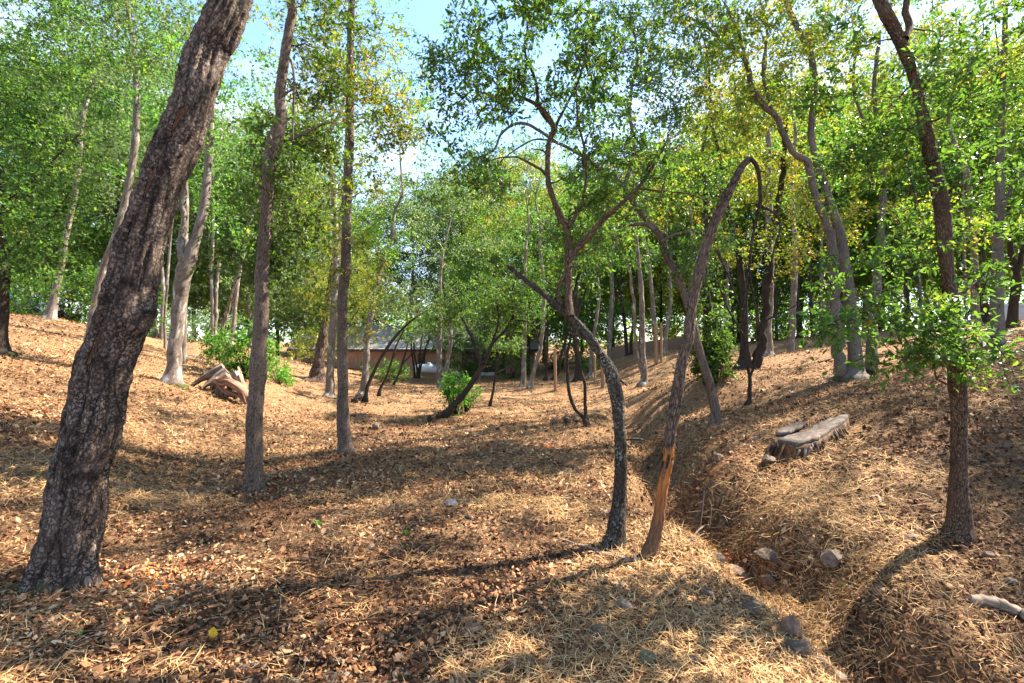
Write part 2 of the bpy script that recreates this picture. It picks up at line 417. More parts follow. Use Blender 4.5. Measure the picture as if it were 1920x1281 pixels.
# ---- foreground and middle
tree('massive leaning oak with scarred plated bark and moss at its foot', 'hero', 3.1,
     [(112, 1104, 150), (120, 1064, 142), (136, 1000, 134), (155, 904, 128), (170, 835, 128), (182, 766, 126), (199, 697, 127), (226, 600, 120), (255, 500, 110),
      (290, 400, 100), (325, 300, 95), (365, 200, 90), (392, 100, 86), (441, 0, 82)], 0.35, ext=(10.5, 0.28, 0.05), top=(2.6, 1.6, 60),
     limbs=[([(440, -120, 50), (330, -300, 40), (150, -420, 26)], 0.3, 1.5), ([(520, -200, 45), (620, -380, 32), (700, -560, 20)], 0.2, 1.5)],
     leaf='green', ls=0.075, detail=3, cr=0.75, name='leaning_oak')
tree('straight grey-brown oak with a knot at waist height, right of the massive leaning trunk', 'brown', 5.3,
     [(474, 919, 38), (475, 900, 34), (476, 835, 34), (480, 732, 33), (483, 708, 35), (485, 640, 30), (490, 560, 28), (492, 500, 26), (497, 450, 25), (501, 370, 23), (506, 300, 26), (516, 260, 31),
      (528, 225, 21), (525, 170, 20), (535, 100, 19), (543, 50, 18), (546, 0, 17)], 0.1, ext=(9.5, -0.03, 0.1), top=(1.8, 1.8, 50),
     limbs=[([(533, 262, 9), (560, 255, 6), (600, 235, 4), (622, 228, 3)], 0, 0.3), ([(541, 105, 4), (550, 130, 5), (552, 180, 5), (549, 225, 4), (550, 262, 3)], -0.1, -0.1)],
     blobs=[(560, 330, 0.3, 0.5, 0.7, 22), (545, 480, 0.5, 0.35, 0.5, 12), (590, 220, 0.5, 0.5, 0.5, 12), (450, 430, 0.5, .35, .6, 9), (600, 60, 0.5, 0.5, 0.5, 12), (540, 590, 0.6, 0.35, 0.3, 6)],
     leaf='deep', ls=0.06, tw=8, per=8, fold=True, detail=2, cr=0.3, tw_geo=True)
tree('slender grey oak with yellowing leaves all up its trunk and moss at its foot', 'brown', 7.1,
     [(647, 848, 32), (646, 835, 26), (644, 794, 25), (643, 771, 25), (642, 750, 21), (643, 724, 20), (641, 654, 20), (642, 560, 19), (648, 500, 18), (650, 400, 18), (654, 300, 18), (656, 200, 15), (657, 100, 14), (660, 0, 12)],
     0.1, ext=(10.5, 0.0, 0.0), top=(1.3, 1.6, 26),
     blobs=[(645, 60, 0.1, 0.75, 0.9, 22), (700, 200, 0.1, 0.7, 0.55, 16), (680, 330, 0.2, 0.5, 0.5, 10), (600, 180, 0.1, 0.35, 0.8, 8), (745, 235, 0.1, 0.45, 0.25, 8), (660, 470, 0.3, 0.35, 0.5, 6), (620, 560, .2, .25, .5, 5), (700, 560, .5, .35, .6, 7)],
     leaf='yellow', ls=0.06, tw=7, per=8, detail=2, cr=0.32, tw_geo=True)
tree('dark crooked oak spotted with lichen, bent over to a snapped-off end', 'lichen', 3.85,
     [(1155, 1024, 38), (1157, 1005, 32), (1159, 944, 27), (1161, 900, 26), (1161, 834, 25), (1161, 787, 24), (1159, 752, 26), (1152, 717, 27), (1144, 690, 27), (1128, 668, 23), (1112, 647, 23), (1093, 622, 23), (1076, 600, 23), (1050, 578, 20), (1022, 552, 16), (990, 528, 13), (966, 510, 12), (950, 497, 10)], 0.15, stub=True,
     limbs=[([(1070, 592, 18), (1066, 560, 15), (1065, 490, 13), (1064, 435, 12), (1042, 385, 11), (1028, 325, 10), (1030, 270, 10), (1040, 240, 10), (1010, 200, 8), (975, 180, 6), (940, 165, 5), (915, 140, 3)], 0.1, 0.5),
            ([(1040, 240, 7), (1012, 200, 7), (1005, 150, 5), (985, 100, 4), (990, 40, 3)], 0.5, 0.3),
            ([(1067, 490, 12), (1085, 465, 12), (1110, 435, 11), (1130, 412, 9), (1155, 392, 8), (1195, 355, 7), (1225, 310, 5), (1242, 282, 4), (1255, 250, 2)], 0.12, -0.1),
            ([(1066, 425, 7), (1085, 395, 6), (1097, 350, 5), (1097, 290, 5), (1085, 230, 4), (1080, 160, 3)], 0.15, 0.4),
            ([(1040, 243, 6), (1060, 200, 5), (1085, 150, 4), (1100, 90, 3), (1120, 30, 2)], 0.5, 0.7),
            ([(1198, 353, 5), (1240, 358, 4), (1290, 362, 3), (1330, 380, 2)], -0.1, -0.2),
            ([(1052, 570, 9), (1046, 545, 8), (1060, 515, 7), (1066, 500, 7)], 0.15, 0.15)],
     blobs=[(1000, 110, 0.4, 0.72, 0.42, 44), (900, 170, 0.4, 0.4, 0.3, 14), (1110, 170, 0.5, 0.5, 0.45, 24), (1050, -60, 0.5, 0.9, 0.3, 24), (900, 330, 0.5, 0.28, 0.22, 7), (1170, 300, 0.2, 0.42, 0.32, 16), (1120, 420, 0.3, 0.3, 0.25, 9), (1270, 340, -0.1, 0.2, 0.2, 5), (870, 80, 0.4, 0.25, 0.25, 7), (820, 220, 0.5, 0.2, 0.3, 6), (810, 110, .5, .18, .2, 4)],
     leaf='green', ls=0.045, tw=8, per=9, fold=True, detail=2, cr=0.22, tw_geo=True, name='crooked_oak', mul=1.25)
tree('split grey trunk whose bark is stripped to orange wood at the bottom, top hanging broken', 'peel', 3.65,
     [(1221, 1048, 30), (1226, 1020, 26), (1233, 978, 24), (1241, 910, 24), (1249, 862, 23), (1257, 811, 24), (1266, 764, 24), (1273, 717, 23), (1280, 670, 21), (1288, 635, 23), (1293, 600, 21), (1302, 560, 21), (1314, 500, 22),
      (1324, 460, 20), (1335, 425, 20), (1352, 385, 21), (1371, 350, 20), (1389, 315, 17), (1399, 302, 15), (1404, 296, 11)], 0.15, stub=True,
     limbs=[([(1398, 303, 8), (1412, 299, 10), (1421, 318, 9), (1425, 345, 8), (1426, 380, 8), (1420, 400, 7), (1411, 450, 6), (1405, 500, 5), (1396, 560, 4), (1398, 600, 3)], 0.15, 0.12), ([(1420, 385, 7), (1445, 395, 5), (1464, 420, 5), (1452, 465, 4), (1446, 500, 3), (1455, 540, 2)], 0.15, 0.1), ([(1405, 500, 4), (1413, 560, 3), (1425, 610, 2), (1420, 650, 1.5)], 0.15, 0.1), ([(1345, 470, 7), (1375, 540, 3), (1395, 600, 2)], 0.1, 0.0)],
     detail=2, name='broken_trunk', cat='dead tree')
tree('long curved trunk leaning left, crossing behind the split trunk with the orange foot', 'brown', 7.5,
     [(1341, 798, 24), (1341, 785, 19), (1340, 764, 19), (1330, 717, 19), (1319, 682, 17), (1308, 647, 17), (1300, 610, 16), (1286, 560, 15), (1268, 510, 15), (1250, 480, 15), (1240, 450, 14), (1229, 430, 14), (1195, 390, 13), (1170, 352, 12), (1140, 325, 11), (1115, 308, 10), (1075, 282, 9), (1040, 266, 7), (1000, 262, 5), (960, 285, 4), (935, 305, 3)], 0.3,
     limbs=[([(1232, 432, 9), (1205, 420, 8), (1170, 425, 6), (1140, 428, 3)], 0, .2), ([(1060, 275, 6), (985, 232, 6), (945, 245, 5), (925, 280, 4), (890, 300, 3), (850, 330, 2)], 0.3, 0.2), ([(1240, 455, 7), (1262, 440, 5), (1300, 430, 4), (1340, 390, 3)], 0.1, 0.2),
            ([(1170, 352, 8), (1190, 280, 7), (1180, 200, 6), (1195, 110, 5), (1180, 20, 4)], 0.2, 0.6)],
     blobs=[(1180, 330, 0.3, 0.9, 0.6, 26), (1300, 480, 0.4, 0.6, 0.6, 16), (1100, 420, 0.5, 0.6, 0.5, 14), (1240, 180, 0.5, 0.6, 0.6, 20), (1250, 60, .9, .8, .7, 22), (900, 330, 0.3, 0.5, 0.4, 10), (1150, 60, .6, .6, .5, 12), (820, 350, 0.3, .4, .3, 5)],
     leaf='green', ls=0.06, tw=8, per=8, detail=1, cr=0.34, tw_geo=True, name='leaning_oak')
tree('upright dark oak on the right with scaly bark and a low leafy bough', 'oak', 3.8,
     [(1796, 1004, 54), (1797, 985, 47), (1797, 930, 41), (1798, 869, 37), (1798, 766, 36), (1794, 715, 36), (1788, 629, 35), (1786, 600, 33), (1784, 560, 30), (1775, 500, 30), (1768, 400, 32), (1752, 325, 30), (1740, 275, 28), (1732, 225, 26),
      (1715, 150, 22), (1697, 100, 25), (1675, 50, 29), (1650, 0, 30)], 0.2, ext=(8.0, 0.15, 0.55), top=(1.9, 1.2, 60),
     limbs=[([(1697, 75, 18), (1702, 40, 16), (1700, 0, 14), (1715, -60, 10)], 0.15, 0.3), ([(1779, 722, 5), (1755, 708, 4), (1752, 680, 3.5), (1745, 640, 3.5), (1700, 575, 3), (1668, 548, 2.5)], 0.05, -0.25),
            ([(1745, 640, 3), (1690, 620, 3), (1620, 602, 2.5), (1560, 600, 2)], -.1, -0.35), ([(1786, 600, 5), (1806, 640, 4), (1830, 675, 3), (1860, 680, 2)], 0, -0.1)],
     blobs=[(1720, 600, -0.2, 0.38, 0.16, 12), (1590, 602, -0.3, 0.25, 0.12, 6), (1700, 655, -.2, .25, .1, 5), (1805, 660, -0.15, 0.24, 0.14, 7), (1700, 200, 0.2, 0.6, 0.45, 22), (1800, 330, 0.3, 0.4, 0.5, 14), (1620, 330, 0.3, 0.4, 0.3, 12), (1700, 450, 0.3, 0.4, 0.3, 10), (1850, 100, 0.2, 0.5, 0.5, 16), (1560, 130, .3, .35, .35, 9), (1620, 520, 0.0, 0.3, 0.18, 6), (1860, 480, .3, .3, .35, 6), (1720, -170, 2.2, 1.2, .7, 22), (1650, -250, 1.4, 1.0, .6, 14), (1860, -120, 2.6, 1.9, 1.0, 16), (1750, -330, 2.0, 1.5, .8, 14)],
     leaf='green', ls=0.055, tw=8, per=8, fold=True, detail=2, cr=0.24, tw_geo=True, mul=1.0)
# ---- left hillside
tree('smooth pale oak trunk that forks high up, standing beside the weathered uprooted stump', 'grey', 9.9,
     [(322, 720, 42), (324, 705, 34), (326, 672, 30), (331, 616, 28), (337, 560, 30), (342, 530, 33), (350, 500, 36), (358, 470, 27), (370, 440, 20), (380, 400, 19), (388, 340, 17), (393, 260, 14), (398, 180, 12), (400, 90, 10)], 0.2,
     limbs=[([(345, 490, 18), (341, 440, 14), (344, 400, 12), (347, 325, 10), (352, 260, 8), (348, 180, 6)], 0, 0.3)], ext=(12, 0.05, 0.1), top=(2.2, 2, 30),
     blobs=[(400, 240, 0.6, 1.0, 1.2, 18), (330, 160, 0.6, 0.8, 1.0, 10), (430, 420, 0.8, 0.5, 0.8, 8), (430, 100, 0.4, 0.9, 0.9, 12)], leaf='green', ls=0.08, detail=1, cr=0.45)
tree('pale trunk half hidden directly behind the smooth forked oak', 'grey', 13,
     [(343, 682, 18), (344, 640, 14), (345, 580, 12), (346, 500, 11), (350, 380, 9)], 0.2, ext=(11, 0.05, 0.1), top=(2.0, 1.8, 18), leaf='pale', ls=0.1, cr=0.5)
tree('dark oak cut by the left edge of the picture', 'dark', 8.8,
     [(-2, 660, 52), (0, 645, 40), (0, 600, 35), (2, 540, 30), (3, 480, 24), (0, 400, 22), (-10, 300, 20), (-30, 150, 18)], 0.1, ext=(9, -0.1, 0.1), top=(2.2, 1.8, 34),
     limbs=[([(5, 480, 9), (40, 450, 6), (90, 420, 4), (130, 360, 2)], 0.1, 0), ([(0, 380, 10), (60, 340, 7), (110, 290, 4), (150, 250, 3)], 0.1, 0.5)],
     blobs=[(60, 400, 0, 0.9, 0.7, 20), (120, 300, 0.5, 0.9, 0.8, 20), (50, 180, 0.6, 1.1, 0.9, 26), (110, 60, 0.6, 1.2, 0.8, 22), (60, 510, 0, 0.6, 0.4, 8)], leaf='green', ls=0.075, tw=8, per=8, detail=1, cr=0.42, tw_geo=True)
tree('smooth light grey trunk at the top of the left bank before the parked car', 'grey', 14.5,
     [(93, 601, 34), (95, 592, 26), (104, 549, 18), (118, 480, 14), (122, 450, 14), (134, 395, 13), (144, 340, 12), (150, 280, 10), (158, 210, 8)], 0.2, ext=(13, 0.1, 0.1), top=(2.6, 2.4, 36),
     blobs=[(150, 170, 0.5, 1.8, 1.6, 22), (220, 90, 0.5, 1.6, 1.2, 16)], leaf='pale', ls=0.11, cr=0.6, detail=1)
tree('tall thin trunk rising out from behind the massive leaning oak on its left side', 'grey', 12.5,
     [(168, 640, 20), (178, 570, 17), (195, 500, 16), (222, 425, 15), (240, 350, 15), (252, 280, 15), (257, 200, 14), (254, 130, 12), (250, 90, 11), (240, 20, 9)], 0.2, ext=(12.5, -0.02, 0.1), top=(2.2, 2, 30),
     limbs=[([(255, 130, 7), (285, 115, 6), (320, 90, 4), (350, 60, 3)], 0.2, 0.3), ([(253, 95, 7), (235, 60, 5), (240, 15, 4)], .2, 0)],
     blobs=[(300, 80, 0.3, 1.3, 1.0, 18), (210, 300, 0.5, 0.9, 1.2, 14), (190, 60, .4, 1.2, 1.0, 18)], leaf='pale', ls=0.095, cr=0.5, detail=1)
tree('double trunk just right of the knotted bulge of the massive leaning oak', 'grey', 22,
     [(302, 644, 11), (303, 630, 9), (304, 590, 8), (306, 540, 8), (300, 470, 7), (296, 380, 6)], 0.3, limbs=[([(297, 640, 6), (292, 600, 5), (290, 540, 4), (285, 460, 3)], 0, .3)], ext=(11, 0.0, 0.1), top=(2.2, 2, 16), leaf='pale', ls=0.14, cr=0.7)
tree('thin trunk between the double trunk and the smooth forked oak', 'grey', 19,
     [(310, 662, 9), (310, 640, 7), (309, 600, 6), (313, 540, 6), (318, 470, 5)], 0.3, ext=(9, 0.1, 0.1), top=(1.8, 1.8, 12), leaf='green', ls=0.13, cr=0.6)
tree('twin grey trunks rising behind the left side of the bright green laurel', 'grey', 22,
     [(399, 645, 12), (399, 610, 9), (398, 560, 8), (397, 500, 7), (400, 430, 6)], 0.3, limbs=[([(403, 640, 8), (405, 600, 7), (406, 550, 6), (412, 480, 5)], 0, .3)], ext=(11, 0.0, 0.1), top=(2.5, 2, 18), leaf='pale', ls=0.14, cr=0.7)
tree('grey trunk slanting up behind the right side of the bright green laurel', 'grey', 23,
     [(432, 650, 12), (438, 610, 9), (441, 570, 9), (447, 520, 8), (458, 470, 7), (465, 430, 6)], 0.3, limbs=[([(415, 640, 8), (421, 600, 8), (432, 565, 7), (445, 520, 6)], .5, 0)], ext=(11, 0.2, 0.1), top=(2.5, 2, 18), leaf='pale', ls=0.14, cr=0.7)
# ---- left of the house
tree('thick furrowed pine trunk leaning right in front of the left end of the house', 'pine', 20,
     [(592, 716, 40), (595, 705, 31), (599, 670, 22), (604, 640, 19), (610, 600, 15), (616, 560, 13), (628, 480, 11), (640, 400, 10)], 0.5, ext=(15, 0.08, 0.1), top=(2.0, 3, 22), leaf='deep', ls=0.12, cr=0.7, name='pine_tree', detail=1)
tree('light trunk with a sunlit white edge just right of the furrowed pine', 'grey', 17,
     [(617, 749, 26), (618, 735, 18), (619, 700, 16), (621, 660, 15), (625, 600, 14), (628, 540, 13), (630, 470, 12), (628, 400, 11), (622, 320, 9)], 0.3, ext=(13, 0.05, 0.1), top=(2.4, 2.4, 26), blobs=[(600, 420, 0.4, 1.0, 1.6, 10), (590, 560, .3, .7, .7, 6)], leaf='yellow', ls=0.11, cr=0.55, detail=1)
tree('leaning pale trunk standing in front of the left part of the pink house wall', 'grey', 17.5,
     [(681, 742, 22), (683, 725, 16), (686, 690, 14), (688, 640, 12), (694, 600, 12), (702, 560, 11), (711, 510, 9), (718, 480, 9), (733, 455, 8), (740, 400, 6)], 0.3, ext=(10, 0.1, 0.1), top=(2.0, 1.6, 18), blobs=[(720, 470, 0.3, 1.1, 0.9, 12), (690, 400, 0.3, 1.0, 0.9, 10)], leaf='green', ls=0.11, cr=0.5, detail=1)
tree('dark slanting stem with a black root clump, reaching far to the right', 'dark', 14.5,
     [(684, 755, 13), (686, 742, 8), (690, 722, 8), (704, 691, 7), (720, 661, 7), (737, 637, 7), (755, 616, 6), (777, 597, 5), (820, 570, 4), (870, 540, 3)], 0.3, blobs=[(800, 560, 0.5, 1.0, 0.6, 14), (740, 560, 0.5, 0.8, 0.5, 10)], leaf='pale', ls=0.09, cr=0.42, name='slanting_oak', tw_geo=True)
tree('thinner dark slanting stem to the right of the one with the black root clump', 'dark', 16,
     [(710, 745, 9), (713, 730, 6), (723, 710, 5), (732, 685, 5), (738, 665, 5), (742, 650, 4), (752, 630, 3), (765, 600, 3)], 0.3, blobs=[(770, 600, 0.3, 0.8, 0.4, 9)], leaf='green', ls=0.09, cr=0.4, name='slanting_oak')
tree('dark forked sapling leaning right just before the pink house wall', 'dark', 23,
     [(738, 724, 6), (744, 710, 4), (751, 693, 4), (757, 672, 4), (762, 655, 3), (768, 630, 2)], 0.3, limbs=[([(753, 684, 3), (765, 670, 2.5), (780, 658, 2)], 0, 0)], blobs=[(775, 625, 0.2, 0.9, 0.5, 9)], leaf='pale', ls=0.11, cr=0.45, name='sapling')
tree('black multi-stemmed shrub tree standing by the white propane tank', 'dark', 33,
     [(784, 711, 11), (786, 700, 5), (791, 680, 4), (798, 655, 4), (806, 630, 3), (812, 600, 2)], 0.3,
     limbs=[([(783, 708, 5), (782, 690, 4), (777, 665, 3.5), (776, 640, 3)], 0, .2), ([(785, 705, 4), (786, 685, 3), (789, 650, 3), (793, 620, 2)], 0, 0), ([(778, 709, 5), (776, 690, 4), (772, 660, 3.5), (770, 630, 3)], 0, 0)], blobs=[(790, 615, 0.3, 2.0, 1.1, 14), (830, 600, 1, 1.6, 1.0, 8)], leaf='pale', ls=0.15, cr=0.7)
tree('short thick double trunk in the dip left of the long leaning tree', 'grey', 24,
     [(828, 728, 22), (826, 715, 16), (824, 690, 11), (823, 660, 10), (824, 620, 9), (827, 570, 8)], 0.3, limbs=[([(832, 705, 10), (838, 680, 9), (844, 650, 8), (846, 610, 8), (852, 560, 6)], 0, .2)], ext=(9, 0.1, 0), top=(2.6, 2, 20), blobs=[(850, 610, 0.5, 1.8, 0.9, 10)], leaf='pale', ls=0.14, cr=0.65)
tree('long low tree leaning right out of a leafy clump in the middle of the clearing', 'dark', 12,
     [(832, 784, 22), (840, 773, 17), (852, 760, 15), (868, 743, 15), (885, 717, 13), (901, 691, 12), (908, 675, 12), (915, 661, 10), (924, 642, 8), (948, 618, 6), (962, 590, 5), (960, 550, 3), (970, 510, 2)], 0.3,
     limbs=[([(905, 683, 8), (898, 668, 7), (888, 645, 7), (882, 628, 6), (868, 600, 4), (850, 585, 3)], 0, 0.2), ([(948, 618, 4), (975, 600, 4), (1000, 612, 3), (1015, 650, 2)], .3, .3), ([(924, 642, 5), (935, 600, 4), (930, 560, 3)], .2, 0)],
     blobs=[(900, 560, 0.3, 1.0, 0.55, 22), (970, 590, 0.4, 0.7, 0.5, 12), (830, 590, 0.5, 0.6, 0.4, 9), (1000, 540, .4, .6, .5, 9)], leaf='green', ls=0.075, cr=0.38, name='leaning_oak', detail=1, tw_geo=True)
tree('thin black sapling standing alone in the sun right of the long low leaning tree', 'dark', 14,
     [(918, 764, 8), (920, 755, 6), (924, 735, 5), (929, 705, 4.5), (934, 670, 3.5), (938, 640, 3)], 0.2, limbs=[([(929, 700, 3), (950, 690, 2.5), (962, 675, 2)], 0, 0.1)], blobs=[(940, 640, 0.1, 0.55, 0.4, 8)], leaf='green', ls=0.08, cr=0.33, name='sapling')
# ---- centre background
tree('left one of two pale trunks close together left of the wooden posts', 'grey', 22,
     [(980, 728, 16), (981, 718, 11), (982, 690, 9), (983, 650, 8), (984, 600, 8), (986, 540, 7), (985, 470, 6)], 0.3, ext=(10, 0, 0.1), top=(2.4, 2, 20), leaf='pale', ls=0.13, cr=0.6)
tree('right one of the two pale trunks left of the posts, curving outward from its foot', 'grey', 21,
     [(994, 730, 15), (995, 720, 10), (998, 705, 9), (1002, 691, 8), (1012, 658, 8), (1016, 630, 8), (1018, 600, 8), (1020, 540, 7), (1012, 460, 6)], 0.3, ext=(10, 0, 0.1), top=(2.4, 2, 20), blobs=[(1010, 560, .3, .9, .7, 7)], leaf='green', ls=0.13, cr=0.6)
tree('narrow black trunk between the curving pale trunk and the first wooden post', 'dark', 25,
     [(1022, 715, 10), (1024, 705, 5.5), (1025, 680, 5), (1026, 640, 5), (1028, 590, 4)], 0.3, ext=(8, 0, 0.1), top=(1.8, 1.6, 14), leaf='green', ls=0.13, cr=0.6)
tree('black trunk leaning right just behind the first wooden post', 'dark', 26,
     [(1037, 714, 11), (1046, 700, 7), (1049, 680, 6), (1054, 660, 5), (1060, 640, 5), (1070, 600, 4)], 0.3, ext=(8, 0.1, 0.1), top=(1.8, 1.6, 12), leaf='green', ls=0.13, cr=0.6)
tree('thin tree forked like a wishbone just above the ground at the rim of the gully', 'dark', 9,
     [(1100, 799, 14), (1096, 786, 9), (1088, 777, 8), (1077, 765, 7), (1067, 736, 6.5), (1064, 700, 6), (1064, 660, 6), (1070, 628, 5.5), (1068, 590, 5), (1078, 540, 4), (1090, 490, 3)], 0.2,
     limbs=[([(1097, 790, 8), (1098, 775, 6.5), (1098, 745, 6), (1095, 715, 6), (1090, 695, 6), (1083, 665, 5.5), (1077, 635, 5.5), (1082, 590, 4), (1100, 540, 3)], 0, 0.1)], blobs=[(1080, 520, 0.2, 0.7, 0.5, 12)], leaf='green', ls=0.075, cr=0.35, detail=1, tw_geo=True)
tree('broad dark trunk on the slope seen between the two arms of the wishbone tree', 'dark', 24,
     [(1080, 717, 19), (1082, 705, 12), (1084, 680, 11), (1080, 650, 10), (1078, 600, 9), (1082, 540, 8)], 0.3, ext=(9, 0, 0.1), top=(2.4, 2, 20), leaf='green', ls=0.13, cr=0.6)
tree('small grey trunk just left of the second wooden post', 'grey', 25,
     [(1107, 711, 12), (1107, 700, 8), (1108, 670, 7), (1112, 640, 7), (1118, 600, 6), (1124, 550, 5)], 0.3, ext=(9, 0, 0.1), top=(2.0, 2, 14), leaf='green', ls=0.13, cr=0.6)
tree('pale trunk on the ridge in front of the left end of the board fence', 'grey', 30,
     [(1142, 677, 12), (1142, 668, 9), (1143, 640, 9), (1145, 600, 9), (1148, 550, 8), (1146, 480, 7)], 0.3, ext=(11, 0, 0.1), top=(2.6, 2, 20), leaf='yellow', ls=0.15, cr=0.7)
tree('left of two black trunks in front of the board fence', 'dark', 33,
     [(1175, 671, 10), (1175, 660, 7), (1173, 630, 7), (1170, 600, 6), (1165, 560, 5)], 0.3, ext=(9, 0, 0.1), top=(2.4, 2, 14), leaf='green', ls=0.16, cr=0.7)
tree('right of two black trunks in front of the board fence', 'dark', 33,
     [(1183, 668, 9), (1183, 655, 6), (1184, 630, 6), (1188, 600, 5), (1190, 560, 4)], 0.3, ext=(9, 0.1, 0.1), top=(2.4, 2, 14), leaf='yellow', ls=0.16, cr=0.7)
tree('twin-stemmed trunk with a dark flared foot where the slope meets the gully', 'grey', 19,
     [(1206, 725, 24), (1208, 712, 14), (1208, 691, 12), (1205, 660, 11), (1204, 630, 11), (1204, 588, 10), (1202, 540, 9), (1196, 480, 8), (1190, 410, 6)], 0.3, limbs=[([(1204, 700, 8), (1198, 675, 7), (1194, 654, 7), (1191, 620, 6), (1188, 570, 6), (1180, 500, 5)], 0, 0.2)], ext=(9.5, 0, 0.1), top=(2.2, 2, 18),
     blobs=[(1180, 470, 0.3, 1.3, 0.9, 12)], leaf='green', ls=0.11, cr=0.5, detail=1)
tree('grey trunk at the crest just right of the two wooden posts', 'grey', 24,
     [(1247, 665, 12), (1247, 655, 9), (1248, 630, 8), (1253, 600, 7), (1258, 560, 6), (1255, 500, 5)], 0.3, ext=(9, 0, 0.1), top=(2.2, 2, 16), leaf='yellow', ls=0.13, cr=0.6)
tree('pale trunk immediately behind the left of the two uphill posts', 'grey', 25,
     [(1229, 672, 10), (1228, 655, 8), (1228, 630, 8), (1226, 600, 8), (1222, 550, 7), (1215, 480, 6)], 0.3, ext=(10, 0, 0.1), top=(2.2, 2, 16), leaf='yellow', ls=0.13, cr=0.6)
# ---- right hillside
tree('ivy-dark trunk rising out of the bush behind the long curved trunk', 'dark', 11,
     [(1332, 712, 22), (1331, 690, 16), (1328, 640, 14), (1326, 580, 14), (1322, 520, 12), (1325, 450, 10), (1322, 360, 8), (1318, 280, 6)], 0.2, ext=(9.5, 0, 0.1), top=(1.8, 1.6, 20), blobs=[(1330, 600, 0, 0.35, 0.9, 10), (1320, 350, .2, .9, .8, 14)], leaf='green', ls=0.09, cr=0.4, detail=1)
tree('left trunk of a V-shaped pair sharing one dark hollow foot, with the wider pale arm', 'dark', 12.6,
     [(1400, 699, 52), (1398, 690, 34), (1396, 665, 20), (1396, 640, 16), (1396, 600, 15), (1394, 560, 14), (1388, 500, 12), (1375, 440, 11), (1362, 380, 10), (1350, 300, 8)], 0.2,
     limbs=[([(1408, 694, 20), (1415, 682, 20), (1424, 655, 18), (1430, 620, 17), (1436, 580, 16), (1438, 520, 16), (1442, 460, 14), (1455, 400, 13), (1466, 340, 12), (1470, 280, 10), (1478, 200, 8)], 0, 0.2)], ext=(9.5, -0.1, 0.1), top=(2.0, 1.8, 22),
     blobs=[(1440, 330, 0.3, 0.9, 0.9, 18), (1360, 450, 0.4, 0.8, 0.6, 12), (1470, 480, .3, .6, .6, 8), (1400, 200, .3, 1.0, .8, 16)], leaf='yellow', ls=0.08, cr=0.42, detail=1, tw_geo=True)
T[-1]['label'] = 'pair of trunks in a V from one dark hollow foot on the right slope'
tree('stout grey trunk standing just behind the right arm of the V-shaped pair', 'grey', 16,
     [(1438, 670, 32), (1437, 655, 24), (1437, 620, 21), (1440, 580, 19), (1442, 520, 18), (1444, 440, 16), (1440, 350, 13)], 0.2, ext=(12, 0, 0.1), top=(2.4, 2, 24), blobs=[(1470, 330, .4, 1.1, .9, 12)], leaf='yellow', ls=0.1, cr=0.5, detail=1)
tree('small dark forked dead tree on the slope in front of the V-shaped pair', 'dark', 9.2,
     [(1402, 759, 13), (1405, 750, 8), (1406, 725, 7), (1406, 708, 7), (1402, 690, 6), (1399, 668, 6), (1396, 640, 5), (1388, 618, 4.5), (1365, 580, 4), (1350, 540, 3), (1335, 500, 2)], 0.1,
     limbs=[([(1406, 708, 6), (1415, 683, 5), (1422, 647, 4.5), (1431, 607, 4), (1456, 590, 3.5), (1479, 580, 3), (1520, 555, 2)], 0, -0.1), ([(1399, 660, 4), (1396, 600, 3), (1402, 540, 2.5), (1398, 490, 2)], 0, 0.1)], name='dead_tree', cat='dead tree', detail=1)
tree('single straight grey trunk between the V-shaped pair and the big triple oak', 'grey', 20,
     [(1482, 676, 18), (1482, 668, 13), (1485, 630, 13), (1487, 580, 12), (1489, 520, 12), (1490, 460, 10), (1486, 380, 9), (1484, 300, 8)], 0.3, ext=(13, 0, 0.1), top=(2.6, 2.4, 26), leaf='yellow', ls=0.12, cr=0.55, detail=1)
